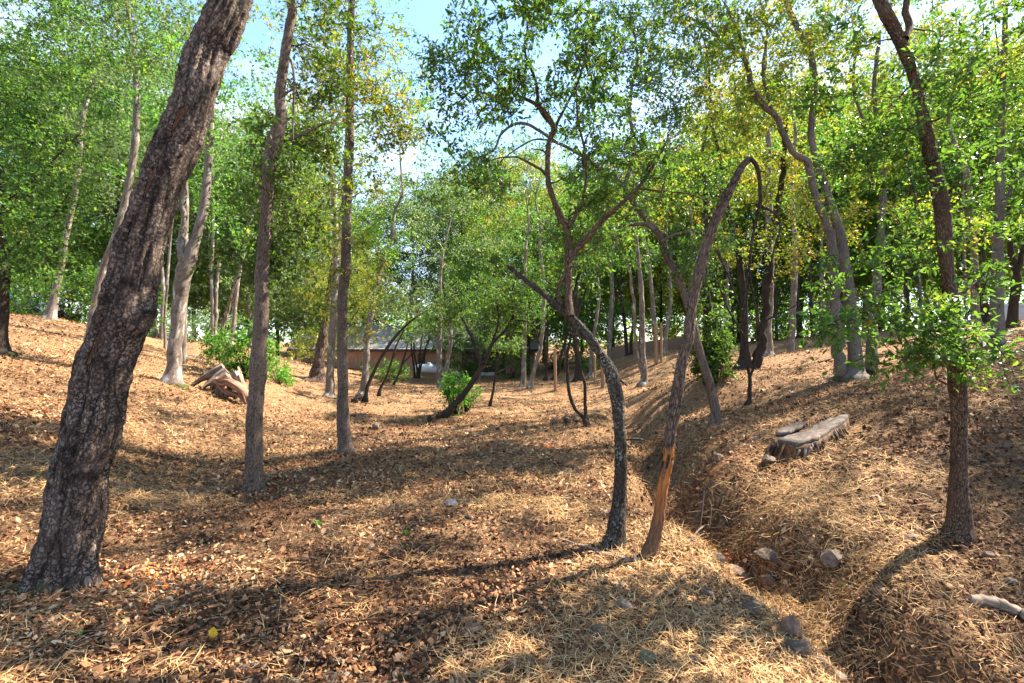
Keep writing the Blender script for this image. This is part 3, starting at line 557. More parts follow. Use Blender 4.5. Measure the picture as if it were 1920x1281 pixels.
tree('big triple-trunked oak with a mossy foot above the cut stump', 'scaly', 9.7,
     [(1604, 712, 72), (1604, 700, 44), (1604, 680, 32), (1601, 640, 26), (1597, 590, 24), (1591, 540, 24), (1585, 500, 24), (1575, 440, 20), (1560, 390, 19), (1545, 345, 16), (1535, 310, 16), (1521, 250, 14), (1527, 175, 14), (1520, 100, 14), (1497, 55, 13), (1475, 0, 12)], 0.3,
     limbs=[([(1578, 702, 26), (1574, 690, 24), (1570, 640, 23), (1567, 580, 22), (1566, 520, 22), (1560, 460, 19), (1549, 425, 17), (1525, 350, 15), (1510, 300, 15), (1490, 285, 12), (1472, 265, 12), (1450, 215, 12), (1415, 175, 12), (1400, 120, 10), (1387, 100, 9), (1330, 55, 6), (1290, 30, 4)], 0, -0.3),
            ([(1628, 700, 26), (1632, 680, 26), (1634, 640, 22), (1637, 580, 20), (1643, 540, 19), (1650, 490, 17), (1655, 420, 15), (1655, 350, 14), (1645, 260, 12), (1640, 160, 9), (1650, 60, 7)], 0.1, 0.6),
            ([(1398, 115, 7), (1385, 60, 6), (1360, 10, 5)], -.25, -.3), ([(1450, 215, 7), (1430, 130, 6), (1440, 60, 5), (1425, 0, 4)], -.25, 0), ([(1620, 230, 6), (1600, 165, 6), (1604, 110, 6), (1612, 78, 5)], 0.2, 0)],
     ext=(12, -0.1, 0.1), top=(2.8, 2, 44), blobs=[(1400, 120, -0.2, 1.3, 0.9, 30), (1330, 240, 0, 0.9, 0.7, 16), (1520, 130, 0.3, 1.0, 1.0, 22), (1660, 250, 0.6, 1.0, 1.0, 20), (1480, 420, 0.3, 0.6, 0.6, 8), (1620, 420, 0.6, 0.8, 0.7, 12), (1300, 60, -.3, .9, .5, 12), (1420, -130, 0, 1.7, 1.0, 34), (1650, -150, 0, 1.8, 1.1, 34), (1800, 60, .5, 1.0, .8, 16), (1560, 20, 1.0, 1.2, .8, 20), (1700, 120, 1.2, 1.1, .9, 16), (1900, 150, 1, 1, 1, 16)],
     leaf='yellow', ls=0.075, tw=8, per=9, cr=0.42, detail=1, tw_geo=True)
tree('thick pale trunk with fine scaly bark near the right edge of the picture', 'scaly', 10.6,
     [(1867, 646, 46), (1867, 635, 36), (1868, 600, 31), (1870, 560, 30), (1871, 500, 26), (1872, 450, 23), (1874, 380, 20), (1875, 300, 18), (1876, 250, 17), (1880, 150, 14), (1884, 60, 12)], 0.2, ext=(11, 0, 0.1), top=(2.6, 2, 34),
     limbs=[([(1875, 400, 10), (1900, 350, 8), (1925, 320, 6)], .1, .2)], blobs=[(1850, 200, .5, 1.3, 1.2, 24), (1900, 380, .4, .6, .6, 8)], leaf='deep', ls=0.08, cr=0.45, detail=1)
tree('shorter grey trunk directly left of the thick pale trunk near the right edge', 'grey', 15,
     [(1831, 613, 28), (1830, 602, 21), (1828, 570, 19), (1828, 520, 17), (1826, 470, 15), (1820, 400, 13), (1812, 320, 11)], 0.2, ext=(11, -0.1, 0.1), top=(2.4, 2, 26), blobs=[(1780, 420, .4, 1.1, 1, 14)], leaf='yellow', ls=0.1, cr=0.5)
tree('dark forked trunk at the far right before the pale wall', 'dark', 13,
     [(1898, 616, 36), (1899, 605, 25), (1900, 570, 21), (1904, 530, 21), (1902, 500, 17), (1896, 470, 13), (1893, 420, 11), (1890, 340, 9)], 0.2, limbs=[([(1906, 515, 12), (1915, 480, 11), (1930, 430, 9)], 0, .1)], ext=(9.5, 0, 0.1), top=(2.2, 2, 26), leaf='green', ls=0.09, cr=0.5)
tree('reddish dead limb propped diagonally between two trunks on the right ridge', 'dark', 14,
     [(1856, 590, 9), (1845, 560, 11), (1825, 525, 11), (1805, 503, 8), (1780, 485, 5)], 0.0, name='dead_limb', cat='fallen limb')

# thinner trunks of the wood behind the right slope: (x, base y, distance, width, top x, kind, label)
for x, y, Y, w, tx, bk, lf, lab in [
        (1360, 650, 28, 7, 1368, 'grey', 'yellow', 'thin pale trunk on the ridge left of the V-shaped pair'),
        (1374, 646, 30, 6, 1371, 'dark', 'green', 'thin dark trunk on the ridge left of the V-shaped pair'),
        (1456, 640, 27, 6, 1450, 'dark', 'yellow', 'thin dark trunk between the stout grey trunk and the straight grey one'),
        (1497, 634, 26, 8, 1494, 'dark', 'yellow', 'dark trunk right behind the single straight grey trunk'),
        (1524, 631, 25, 8, 1512, 'dark', 'green', 'blackish trunk on the ridge left of the triple oak'),
        (1540, 630, 28, 8, 1540, 'grey', 'yellow', 'greyish trunk on the ridge just left of the triple oak'),
        (1551, 629, 30, 6, 1556, 'grey', 'green', 'slim trunk touching the left side of the triple oak'),
        (1700, 622, 24, 9, 1706, 'dark', 'green', 'dark trunk behind the leafy low bough of the upright right oak'),
        (1728, 618, 27, 7, 1718, 'grey', 'yellow', 'slim grey trunk behind the leafy low bough of the upright right oak'),
        (1812, 612, 23, 7, 1806, 'grey', 'green', 'slim trunk just right of the upright dark right oak'),
        (1848, 606, 21, 7, 1842, 'dark', 'green', 'slim dark trunk between the two pale trunks near the right edge'),
        (1300, 652, 27, 7, 1296, 'grey', 'yellow', 'pale trunk behind the crossing of the two leaning trunks'),
        (1318, 650, 31, 6, 1330, 'dark', 'yellow', 'thin dark trunk behind the crossing of the two leaning trunks')]:
    tree(lab, bk, Y, [(x, y + 2, w * 1.5), (x, y - 10, w), (x * .7 + tx * .3, y - 70, w * .95), (x * .3 + tx * .7, y - 160, w * .8), (tx, y - 250, w * .6)], 0.3,
         ext=(10 + (x % 3), 0.0, 0.1), top=(2.4, 2.2, 18), leaf=lf, ls=0.14, cr=0.65, group='thin trunks of the wood behind the right slope', name='oak_tree')

# ------------------------------------------------------------------ ground: one height field through the traced feet of the trees
GULLY = np.array([(-3, 2.6), (2.0, 2.25), (2.97, 1.98), (4.5, 1.85), (5.5, 1.8), (7, 2.0), (9, 2.3), (11, 2.6), (14, 3.4), (18, 5.0), (24, 7)])   # (y, x)
def gully(x, y):
    xc = np.interp(y, GULLY[:, 0], GULLY[:, 1]) + 0.10 * np.sin(y * 2.1) + 0.05 * np.sin(y * 5.3)
    dep = np.interp(y, [-3, 1.5, 3, 9, 12, 15], [0.25, 0.52, 0.62, 0.52, 0.3, 0.0])
    d = x - xc
    w = np.where(d < 0, 0.38, 0.52) * (1 + 0.15 * np.sin(y * 3.7 + 1))
    return dep * np.exp(-np.abs(d / w) ** 2.6)

ctrl = [(960, 1281, 2.26), (600, 1281, 2.26), (960, 1000, 4.0), (960, 900, 5.6), (960, 835, 7.5), (750, 850, 7.3), (900, 790, 11.0), (800, 760, 15), (1000, 765, 14), (1050, 790, 10),
        (900, 740, 19), (780, 722, 27), (850, 705, 38), (600, 695, 36), (950, 704, 39), (1130, 830, 8.0), (1100, 900, 5.7), (1000, 740, 20), (1050, 700, 32),
        (1269, 654, 34), (1196, 665, 36), (1352, 649, 28), (1541, 630, 24), (1816, 611, 20), (1919, 605, 18), (1485, 863, 5.4), (1603, 806, 6.05), (1700, 780, 5.8), (1900, 760, 5.6),
        (1920, 1000, 3.7), (1920, 850, 4.8), (1450, 800, 6.6), (1640, 1140, 3.2), (1850, 1180, 2.9), (1500, 740, 9), (1750, 690, 9), (1900, 680, 9), (1420, 960, 4.7), (1550, 950, 4.3),
        (1300, 760, 10.5), (1250, 720, 14.5), (1200, 755, 12.5), (0, 590, 15.5), (150, 605, 16.5), (240, 625, 19), (0, 900, 4.3), (0, 1100, 3.05), (0, 750, 6.6), (100, 800, 5.6), (300, 850, 6.6),
        (400, 800, 7.9), (550, 800, 9.2), (240, 760, 7.7), (200, 690, 10.2), (380, 652, 20), (420, 742, 10.9), (540, 714, 18), (480, 780, 9.5), (560, 740, 15), (50, 680, 8.6),
        (555, 680, 40), (450, 700, 13), (700, 1100, 3.15), (300, 1000, 4.1), (400, 900, 5.6), (600, 900, 5.6), (1120, 1000, 4.05), (1215, 1030, 3.75)]
cp = []
for a, b, Y in ctrl + [(t['tr'][0][0], t['tr'][0][1] - 2, t['Y']) for t in T if t['name'] != 'dead_limb']:
    cp.append(px3(a, b, Y))
for x, y, z in [(-6, -4, 0.3), (0, -4, 0.0), (5, -4, 0.1), (-12, 3, 1.6), (11, 2, 1.5), (-22, 20, 2.6), (22, 14, 3.2), (-40, 45, 2.0), (30, 40, 2.4), (45, 45, 2.6), (0, 60, -1.6), (-20, 60, -0.5), (25, 65, 0.8)]:
    cp.append(np.array([x, y, z], float))
cp = np.array(cp)
def _tps(r2): return np.where(r2 > 0, 0.5 * r2 * np.log(r2 + 1e-12), 0.0)
_n = len(cp)
_K = _tps(((cp[:, None, :2] - cp[None, :, :2]) ** 2).sum(-1)) + np.eye(_n) * 0.02
_P = np.c_[np.ones(_n), cp[:, :2]]
_A = np.block([[_K, _P], [_P.T, np.zeros((3, 3))]])
_w = np.linalg.solve(_A, np.r_[cp[:, 2] + gully(cp[:, 0], cp[:, 1]), 0, 0, 0])

def ground_z(x, y, fine=True):
    x = np.asarray(x, float); y = np.asarray(y, float); sh = x.shape
    xf, yf = x.ravel(), y.ravel(); z = np.empty(len(xf))
    for k in range(0, len(xf), 20000):
        a, b = xf[k:k + 20000], yf[k:k + 20000]
        z[k:k + 20000] = _tps((a[:, None] - cp[None, :, 0]) ** 2 + (b[:, None] - cp[None, :, 1]) ** 2) @ _w[:_n] + _w[_n] + _w[_n + 1] * a + _w[_n + 2] * b
    z = z.reshape(sh) - gully(x, y)
    r = np.hypot(x, y - 15); t = np.clip((r - 32) / 40, 0, 1); t = t * t * (3 - 2 * t)
    z = z * (1 - t) + (0.6) * t
    if fine:
        m = np.clip((y + 6) / 6, 0, 1)
        z = z + 0.035 * noise2(x, y, 1.1, 2, 3) * m + 0.014 * noise2(x, y, 4.5, 3, 9) * np.clip(1.3 - y / 18, 0, 1)
        # cross-slope furrows raked in the straw further off
    return z

def hit(px, py):
    """where the ground shows at a photograph pixel"""
    Y = np.geomspace(1.6, 80, 3000)
    z = EYE - (py - CY) / FPX * Y
    g = ground_z((px - CX) / FPX * Y, Y)
    k = np.argmax(g >= z) if (g >= z).any() else len(Y) - 1
    return np.array([(px - CX) / FPX * Y[k], Y[k], g[k]])

# ------------------------------------------------------------------ ground sheet
def ground_mesh():
    ys = np.r_[np.linspace(-260, -8, 14, endpoint=False), np.linspace(-8, 1.4, 60, endpoint=False), 1.4 * np.exp(np.linspace(0, math.log(28 / 1.4), 290, endpoint=False)), np.geomspace(28, 700, 90)]
    u = np.linspace(-1, 1, 311); u = np.sign(u) * (np.abs(u) * 0.62 + np.abs(u) ** 5 * 0.38)
    half = np.where(ys < 1.4, np.maximum(9, np.abs(ys) * 1.7), np.maximum(9, ys * 2.2))
    X = u[None, :] * half[:, None] ; Yg = np.repeat(ys[:, None], len(u), 1)
    Z = ground_z(X, Yg)
    V = np.stack([X, Yg, Z], -1)
    i = np.arange(V.shape[0] * V.shape[1]).reshape(V.shape[:2])
    q = np.stack([i[:-1, :-1], i[:-1, 1:], i[1:, 1:], i[1:, :-1]], -1)
    a = Acc(); a.add(V.reshape(-1, 3), q.reshape(-1, 4)); return a.mesh('ground')

m, nt, N, L = nodes_of('leaf_littered_soil')
tc = N.new('ShaderNodeTexCoord').outputs['Object']
sy_ = N.new('ShaderNodeSeparateXYZ'); L.new(tc, sy_.inputs[0]); yr = N.new('ShaderNodeMapRange'); yr.inputs['From Min'].default_value = 2; yr.inputs['From Max'].default_value = 10; yr.inputs['To Min'].default_value = -.10; yr.inputs['To Max'].default_value = .07; L.new(sy_.outputs[1], yr.inputs['Value'])
w1 = math_(N, L, 'ADD', noise_n(N, L, scaled(N, L, tc, (1, 1.3, 1)), 1.3, 5, 0.6), yr.outputs['Result'])
r1 = ramp(N, [(0.36, (0, 0, 0)), (0.60, (1, 1, 1))]); L.new(w1, r1.inputs['Fac'])
fine = noise_n(N, L, tc, 38, 6, 0.75)
chips = N.new('ShaderNodeTexVoronoi'); chips.inputs['Scale'].default_value = 26; L.new(scaled(N, L, tc, (1, 1, 0.4)), chips.inputs['Vector'])
cs = N.new('ShaderNodeSeparateColor'); L.new(chips.outputs['Color'], cs.inputs[0])
brown = ramp(N, [(0.0, (0.035, 0.020, 0.012)), (0.35, (0.10, 0.052, 0.028)), (0.65, (0.21, 0.115, 0.06)), (1.0, (0.36, 0.23, 0.13))]); L.new(cs.outputs[0], brown.inputs['Fac'])
straw = ramp(N, [(0.3, (0.11, 0.055, 0.028)), (0.5, (0.33, 0.19, 0.095)), (0.7, (0.58, 0.38, 0.205))])
st = noise_n(N, L, scaled(N, L, tc, (1, 2.6, 1)), 15, 8, 0.85); L.new(st, straw.inputs['Fac'])
col = mixc(N, L, r1.outputs['Color'], brown.outputs['Color'], straw.outputs['Color'])
red = ramp(N, [(0.60, (0, 0, 0)), (0.70, (1, 1, 1))]); L.new(noise_n(N, L, tc, 0.55, 3), red.inputs['Fac'])
col = mixc(N, L, math_(N, L, 'MULTIPLY', red.outputs['Color'], 0.55), col, (0.30, 0.115, 0.045))
fr = ramp(N, [(0.32, (0.40, 0.38, 0.36)), (0.68, (1.3, 1.3, 1.3))]); L.new(fine, fr.inputs['Fac'])
col = mixc(N, L, 1.0, col, fr.outputs['Color'], 'MULTIPLY')
hh = math_(N, L, 'ADD', fine, math_(N, L, 'MULTIPLY', st, 0.8))
finish(N, L, col, hh, 0.95, 1.0, 0.05, 0.1)
GROUND_MAT = m
g = put('ground', ground_mesh(), GROUND_MAT); tag(g, kind='structure')

# ------------------------------------------------------------------ tree builder
def knob_disp(spec, peel=False):
    amp, cell, stretch = spec
    def f(b, ang, rr):
        p = b / np.array([cell, cell, cell / stretch]); p = p + 0.35 * np.stack([noise3(p * 0.9, 5), noise3(p * 0.9 + 9, 6), noise3(p * 0.9 + 17, 7)], -1)
        f1, f2 = worley(p, 3)
        e = np.clip((f2 - f1) * 2.6, 0, 1) ** 0.7
        lob = np.stack([np.cos(ang) * 0.9, np.sin(ang) * 0.9, b[..., 2] * 1.6], -1)
        d = amp * (e - 0.75) + 0.07 * rr * noise3(lob * 1.5, 21) + 0.5 * amp * noise3(p * 2.3, 8)
        s = b[..., 2]
        d = d + 0.17 * rr * np.exp(-np.maximum(s, -0.1) / 0.10) * (0.4 + 0.6 * np.cos(3 * ang + 1.3)) * (s < 1.5)
        if peel: d = d - np.where(s + 0.25 * noise3(b * np.array([30, 30, 7]), 33) < 0.80, 0.10 * rr, 0)
        return d, 0.4 * np.clip((0.45 - e) / 0.45, 0, 1)
    return f

def hero_disp(b, ang, rr):
    s = b[..., 2]
    b = np.array(b)
    d, ck = knob_disp((0.007, 0.05, 0.5))(b, ang, rr)
    ck = ck * 0; q_ = np.stack([np.cos(ang) * 3.6, np.sin(ang) * 3.6, s * 2.4], -1); d = d + 0.008 * noise3(b * np.array([40, 40, 14]), 61) + 0.014 * (1 - 2.2 * np.abs(noise3(q_, 65))) + 0.012 * noise3(q_ * 2.3, 66)
    aw = (ang + np.pi) % (2 * np.pi) - np.pi
    # a long torn scar winding down the side that faces the clearing
    c = 0.10 + 0.16 * np.sin(s * 2.3) + 0.35 * np.clip(s - 2.6, 0, 2) * 0.5
    wdt = np.interp(s, [0.9, 1.2, 1.5, 2.0, 2.6, 3.3, 3.6], [0.0, 0.20, 0.10, 0.16, 0.12, 0.34, 0.0])
    dd = (aw - c) / np.maximum(wdt, 1e-3)
    edge = noise3(np.stack([aw * 3, s * 7, s * 0], -1), 31) * 0.5
    m = np.clip(1.25 - np.abs(dd + edge), 0, 1) * (wdt > 0.02)
    d = d - 0.018 * m
    c2 = -0.75 + 0.1 * np.sin(s * 4)
    m2 = np.clip(1 - np.abs((aw - c2) / 0.10 + edge), 0, 1) * ((s > 0.7) & (s < 2.1))
    d = d - 0.02 * m2
    # burl on the right side
    k = np.exp(-((aw - BURL_A) / 0.55) ** 2 - ((s - 1.78) / 0.12) ** 2)
    d = d - 0.006 + 0.055 * k + 0.02 * k * noise3(b * 30, 41)
    # root flare
    d = d + 0.012 * np.exp(-np.maximum(s, -0.03) / 0.08) * (1 + 0.8 * np.cos(3 * ang + 1))
    torn = np.clip(m * 1.1 - 0.25, 0, 1) * (0.55 + 0.6 * noise3(b * np.array([25, 25, 6]), 51))
    return d, np.where(torn > 0.5, np.clip(torn + 0.15, 0, 1), ck)
BURL_A = 1.35

def build_tree(t):
    Y, dY = t['Y'], t['dY']
    tr = np.array(t['tr'], float)
    y0, y1 = tr[0, 1], tr[:, 1].min()
    fr_ = np.clip((y0 - tr[:, 1]) / max(y0 - y1, 1), 0, 1)
    Yk = Y + dY * fr_
    P = np.array([px3(a, b, yk) for (a, b, _), yk in zip(tr, Yk)])
    R = tr[:, 2] / 2 / FPX * Yk * np.cos(np.arctan((tr[:, 0] - CX) / FPX))      # off-axis and leaning trunks look wider than they are
    tl = norm(np.gradient(P, axis=0)); R = R * np.clip(np.abs(tl[:, 2]) / np.hypot(tl[:, 2], tl[:, 0]), .7, 1)
    lift = 0.0
    if t['name'] != 'dead_limb':
        gz = float(ground_z(P[0, 0], P[0, 1])); lift = gz + 0.01 - P[0, 2]
        P[:, 2] += lift * np.exp(-np.arange(len(P)) * 0.9)
    if t['bark'] == 'hero': R = R * .92; P[1:, 0] -= .018
    base = P[0].copy()
    nodes = []          # (xyz, radius) along which branches may start
    d0 = norm(P[0] - P[1]); P = np.vstack([P[0] + np.array([0, 0, -0.25]), P]); R = np.r_[R[0] * 1.05, R]
    if t['ext']:
        H, lx, ly = t['ext']
        top = P[-1]; z1 = base[2] + H
        if z1 > top[2] + 0.5:
            m_ = 4
            for k in range(1, m_ + 1):
                f = k / m_
                P = np.vstack([P, top + np.array([lx * (z1 - top[2]) * f, ly * (z1 - top[2]) * f, (z1 - top[2]) * f]) + RNG.normal(size=3) * 0.12])
                R = np.r_[R, max(0.015, R[len(tr)] * (1 - 0.85 * f))]
    PR = np.c_[P, R]
    Ltot = np.linalg.norm(np.diff(P, axis=0), axis=1).sum()
    det = t['detail']
    step, sides, disp = {3: (0.016, 100, hero_disp), 2: (0.022, 40, knob_disp((0.006, 0.022, 0.5))), 1: (0.06, 20, knob_disp((0.006, 0.03, 0.4))), 0: (0.15, 10, None)}[det]
    if t['bark'] == 'peel': disp = knob_disp((0.008, 0.024, 0.4), True)
    if t['bark'] == 'pine': disp = knob_disp((0.05, 0.14, 0.3))
    n = int(min(420, max(10, Ltot / step)))
    if det == 3:        # fine rings only where the camera sees the trunk
        C = catmull(PR, 620); zc = C[:, 2]; keep = np.where(zc < 4.4)[0]; rest = np.where(zc >= 4.4)[0][::8]
        idx = np.r_[keep[::1], rest]; C = C[idx]
    else:
        C = catmull(PR, n)
    acc = Acc()
    sl = np.r_[0, np.cumsum(np.linalg.norm(np.diff(C[:, :3], axis=0), axis=1))]
    jit = np.stack([noise3(np.stack([sl * 3.1, np.zeros(len(C)) + k * 7.3 + base[0], np.zeros(len(C)) + 0.5], -1), 2) for k in range(3)], -1)
    C[:, :3] += jit * C[:, 3:4] * (0.34 if t['bark'] in ('peel', 'lichen', 'dark') else 0.14)
    if det < 3: C[:, 3] *= 1 + 0.10 * noise3(np.stack([sl * 5.0, sl * 0 + base[1], sl * 0 + 0.5], -1), 4)
    if t['cr'] and det < 3:
        s_ = np.r_[0, np.cumsum(np.linalg.norm(np.diff(C[:, :3], axis=0), axis=1))]
        C[:, 3] *= 1 + 0.12 * np.exp(-np.maximum(s_ - 0.25, 0) / 0.08)
    tubes(acc, C[:, :3], C[:, 3], sides, -0.25, 0.0, disp, cap=t['stub'])
    if det in (1, 2):
        for j in RNG.integers(len(C) // 3, len(C) - 2, 7 if det > 1 else 5):
            if C[j, 2] < base[2] + .5: continue
            d_ = norm(RNG.normal(size=3) * [1, .7, .6] + [0, 0, .3]); L_ = C[j, 3] * RNG.uniform(1.5, 5); tw_ = C[j, :3] + np.outer(np.linspace(0, 1, 6), d_ * L_) + RNG.normal(size=(6, 3)) * .05 * L_
            tubes(acc, tw_, min(C[j, 3] * .22, .016) * np.array([1.5, 1, .9, .8, .7, .5]), 6, 5.0, cap=True)
    r = root(t['name'], base, t['label'], t['cat'], t['group'])
    put('trunk', acc.mesh('trunk', base), BARK[t['bark']], r)
    sub = C[::max(1, len(C) // 24)]
    nodes.append(sub)
    for pts, ya, yb in t['limbs']:
        q = np.array(pts, float); f = np.linspace(0, 1, len(q)); Yl = Y + ya + (yb - ya) * f
        LP = np.array([px3(a, b, yk) for (a, b, _), yk in zip(q, Yl)]); LR = q[:, 2] / 2 / FPX * Yl * np.cos(np.arctan((q[:, 0] - CX) / FPX))
        LC = catmull(np.c_[LP, LR], int(max(8, min(120, np.linalg.norm(np.diff(LP, axis=0), axis=1).sum() / (0.05 if det else 0.15)))))
        jn = RNG.normal(size=(len(LC), 3)); jn = (jn + np.roll(jn, 1, 0) + np.roll(jn, -1, 0)) / 3
        ls_ = np.r_[0, np.cumsum(np.linalg.norm(np.diff(LC[:, :3], axis=0), axis=1))]
        LC[:, :3] += jn * 0.2 * LC[:, 3:4] + 0.7 * LC[:, 3:4] * np.stack([noise3(np.stack([ls_ * 6, ls_ * 0 + k * 3.1 + LP[0, 0], ls_ * 0 + .5], -1), 3) for k in range(3)], -1)
        la = Acc(); big = LR[0] > 0.05
        tubes(la, LC[:, :3], LC[:, 3], 18 if big else 8, 0.0 if pts[0][1] > 680 else 4.0, 0.0, disp if big and det else None)
        if t['bark'] in ('peel', 'lichen') or not t['blobs']:      # bare side twigs and snapped stubs
            for j in range(3, len(LC) - 2, 5):
                d_ = norm(RNG.normal(size=3) * [1, .6, 1]); L_ = RNG.uniform(.04, .22); tw_ = LC[j, :3] + np.outer(np.linspace(0, 1, 5), d_ * L_) + RNG.normal(size=(5, 3)) * .05 * L_
                tubes(la, tw_, LC[j, 3] * np.array([.45, .4, .3, .25, .15]), 5, 5.0)
        put('limb', la.mesh('limb', base), BARK['dark'] if t['bark'] == 'peel' else BARK[t['bark'] if t['bark'] != 'lichen' else 'oak'] if not t['bark'] == 'hero' else BARK['hero'], r)
        nodes.append(LC[::max(1, len(LC) // 14)])
    # ---- crown: clump centres inside soft ellipsoids, each joined to the nearest wood by a bent branch
    cl = []
    def ell(c, rx, rz, k):
        v = RNG.normal(size=(k, 3)); v = norm(v) * RNG.uniform(0.35, 1.05, (k, 1)) ** 0.7
        return c + v * np.array([rx, rx, rz])
    for a, b, dy, rx, rz, k in t['blobs']:
        cl.append(ell(px3(a, b, Y + dy), rx * 1.08, rz * 1.08, int(k * t.get('mul', 1.9))))
    if t['top']:
        rx, rz, k = t['top']
        tp = P[-1]
        cl.append(ell(tp + np.array([0, 0, -rz * 0.5]), rx * 1.4, rz * 1.4, int(k * 2.0)))
    if cl:
        cl = np.vstack(cl)
        gz = ground_z(cl[:, 0], cl[:, 1], False); cl = cl[cl[:, 2] > gz + 0.35]
        nd = np.vstack(nodes)
        lo = base[2] + 0.22 * (nd[:, 2].max() - base[2]); nd = nd[nd[:, 2] > min(lo, cl[:, 2].min())]
        dist = np.linalg.norm(cl[:, None] - nd[None, :, :3], axis=2).min(1)
        BP, BR = [], []
        tt = np.linspace(0, 1, 6)
        for k in np.argsort(dist):
            c = cl[k]
            dv = c - nd[:, :3]; dd = np.linalg.norm(dv, axis=1) + np.maximum(0, nd[:, 2] - c[2]) * 0.7
            j = int(np.argmin(dd)); s0 = nd[j, :3]; ln = np.linalg.norm(c - s0)
            r0 = min(nd[j, 3] * 0.7, 0.006 + 0.016 * ln)
            r0 = max(r0, 0.003)
            mid = (s0 + c) / 2 + RNG.normal(size=3) * 0.13 * ln + np.array([0, 0, 0.10 * ln])
            path = (1 - tt)[:, None] ** 2 * s0 + 2 * (tt * (1 - tt))[:, None] * mid + (tt ** 2)[:, None] * c
            path[1:-1] += RNG.normal(size=(4, 3)) * 0.03 * ln
            rad = r0 * (1 - 0.72 * tt)
            BP.append(path); BR.append(rad)
            nd = np.vstack([nd, np.c_[path[2:], rad[2:]]])
        ba = Acc(); tubes(ba, np.array(BP)[:, ::1], np.array(BR), 4 if Y < 12 else 3, 6.0)
        la = Acc()
        leaves(la, cl, t['cr'], t['tw'], t['per'], t['ls'], t['fold'], twig_acc=ba if t['tw_geo'] else None, twig_r=0.0028 if Y < 6 else 0.004)
        bm = {'lichen': 'oak', 'hero': 'oak', 'pine': 'oak'}.get(t['bark'], t['bark'])
        o = put('branches', ba.mesh('branches', base), BARK[bm], r); o['kind'] = 'stuff'
        o = put('crown', la.mesh('crown', base, smooth=False), LEAF[t['leaf']], r); o['kind'] = 'stuff'
    return r

for t in T: build_tree(t)

# ------------------------------------------------------------------ far trees: five grown in full, the rest are copies standing at their own feet
def copy_thing(src, loc, rz, s, label, group=None):
    r = src.copy(); SC.collection.objects.link(r)
    r.location = [float(c) for c in loc]; r.rotation_euler = (0, 0, rz); r.scale = (s, s, s)
    r['label'] = label
    if group: r['group'] = group
    for ch in list(src.children):
        c = ch.copy(); SC.collection.objects.link(c); c.parent = r
    return r

def foot(px, Y):
    x = (px - CX) / FPX * Y
    return np.array([x, Y, float(ground_z(x, Y))])

def far_proto(px, Y, H, w, bark, leaf, label, low=0.22, wide=0.36, k=360, ls=0.19):
    f = foot(px, Y); py = lambda z: CY - (f[2] + z - EYE) / Y * FPX
    wp = w / Y * FPX; j = RNG.normal(size=4) * wp * 0.8
    build_tree(dict(label=label, bark=bark, Y=Y, dY=0.2, tr=[(px, py(0), wp * 1.6), (px, py(.4), wp), (px + j[0], py(H * .25), wp * .9), (px + j[0] + j[1], py(H * .5), wp * .7), (px + j[1], py(H * .75), wp * .45), (px + j[2], py(H * .95), wp * .2)],
        limbs=[([(px + j[0], py(H * .3), wp * .6), (px + 0.10 * H / Y * FPX, py(H * .45), wp * .45), (px + 0.2 * H / Y * FPX, py(H * .62), wp * .25)], 0, 1),
               ([(px + j[0], py(H * .35), wp * .6), (px - 0.12 * H / Y * FPX, py(H * .5), wp * .4), (px - 0.2 * H / Y * FPX, py(H * .7), wp * .2)], 0, -1)],
        ext=None, top=None, blobs=[(px, py(H * (low + .62) / 1.6 + H * .12), 0, H * wide * .8, H * .28, k // 2), (px + .1 * H / Y * FPX, py(H * .78), .5, H * wide * .6, H * .2, k // 4), (px - .1 * H / Y * FPX, py(H * (low + .12)), -.5, H * wide * .7, H * .13, k // 4)],
        leaf=leaf, ls=ls, tw=10, per=12, mul=1.0, fold=False, name='far_tree', group='oaks of the wood further back', cr=H * 0.062, cat='tree', detail=0, tw_geo=False, stub=False))
    return SC.objects[[o.name for o in SC.objects if o.name.startswith('far_tree')][-1]]

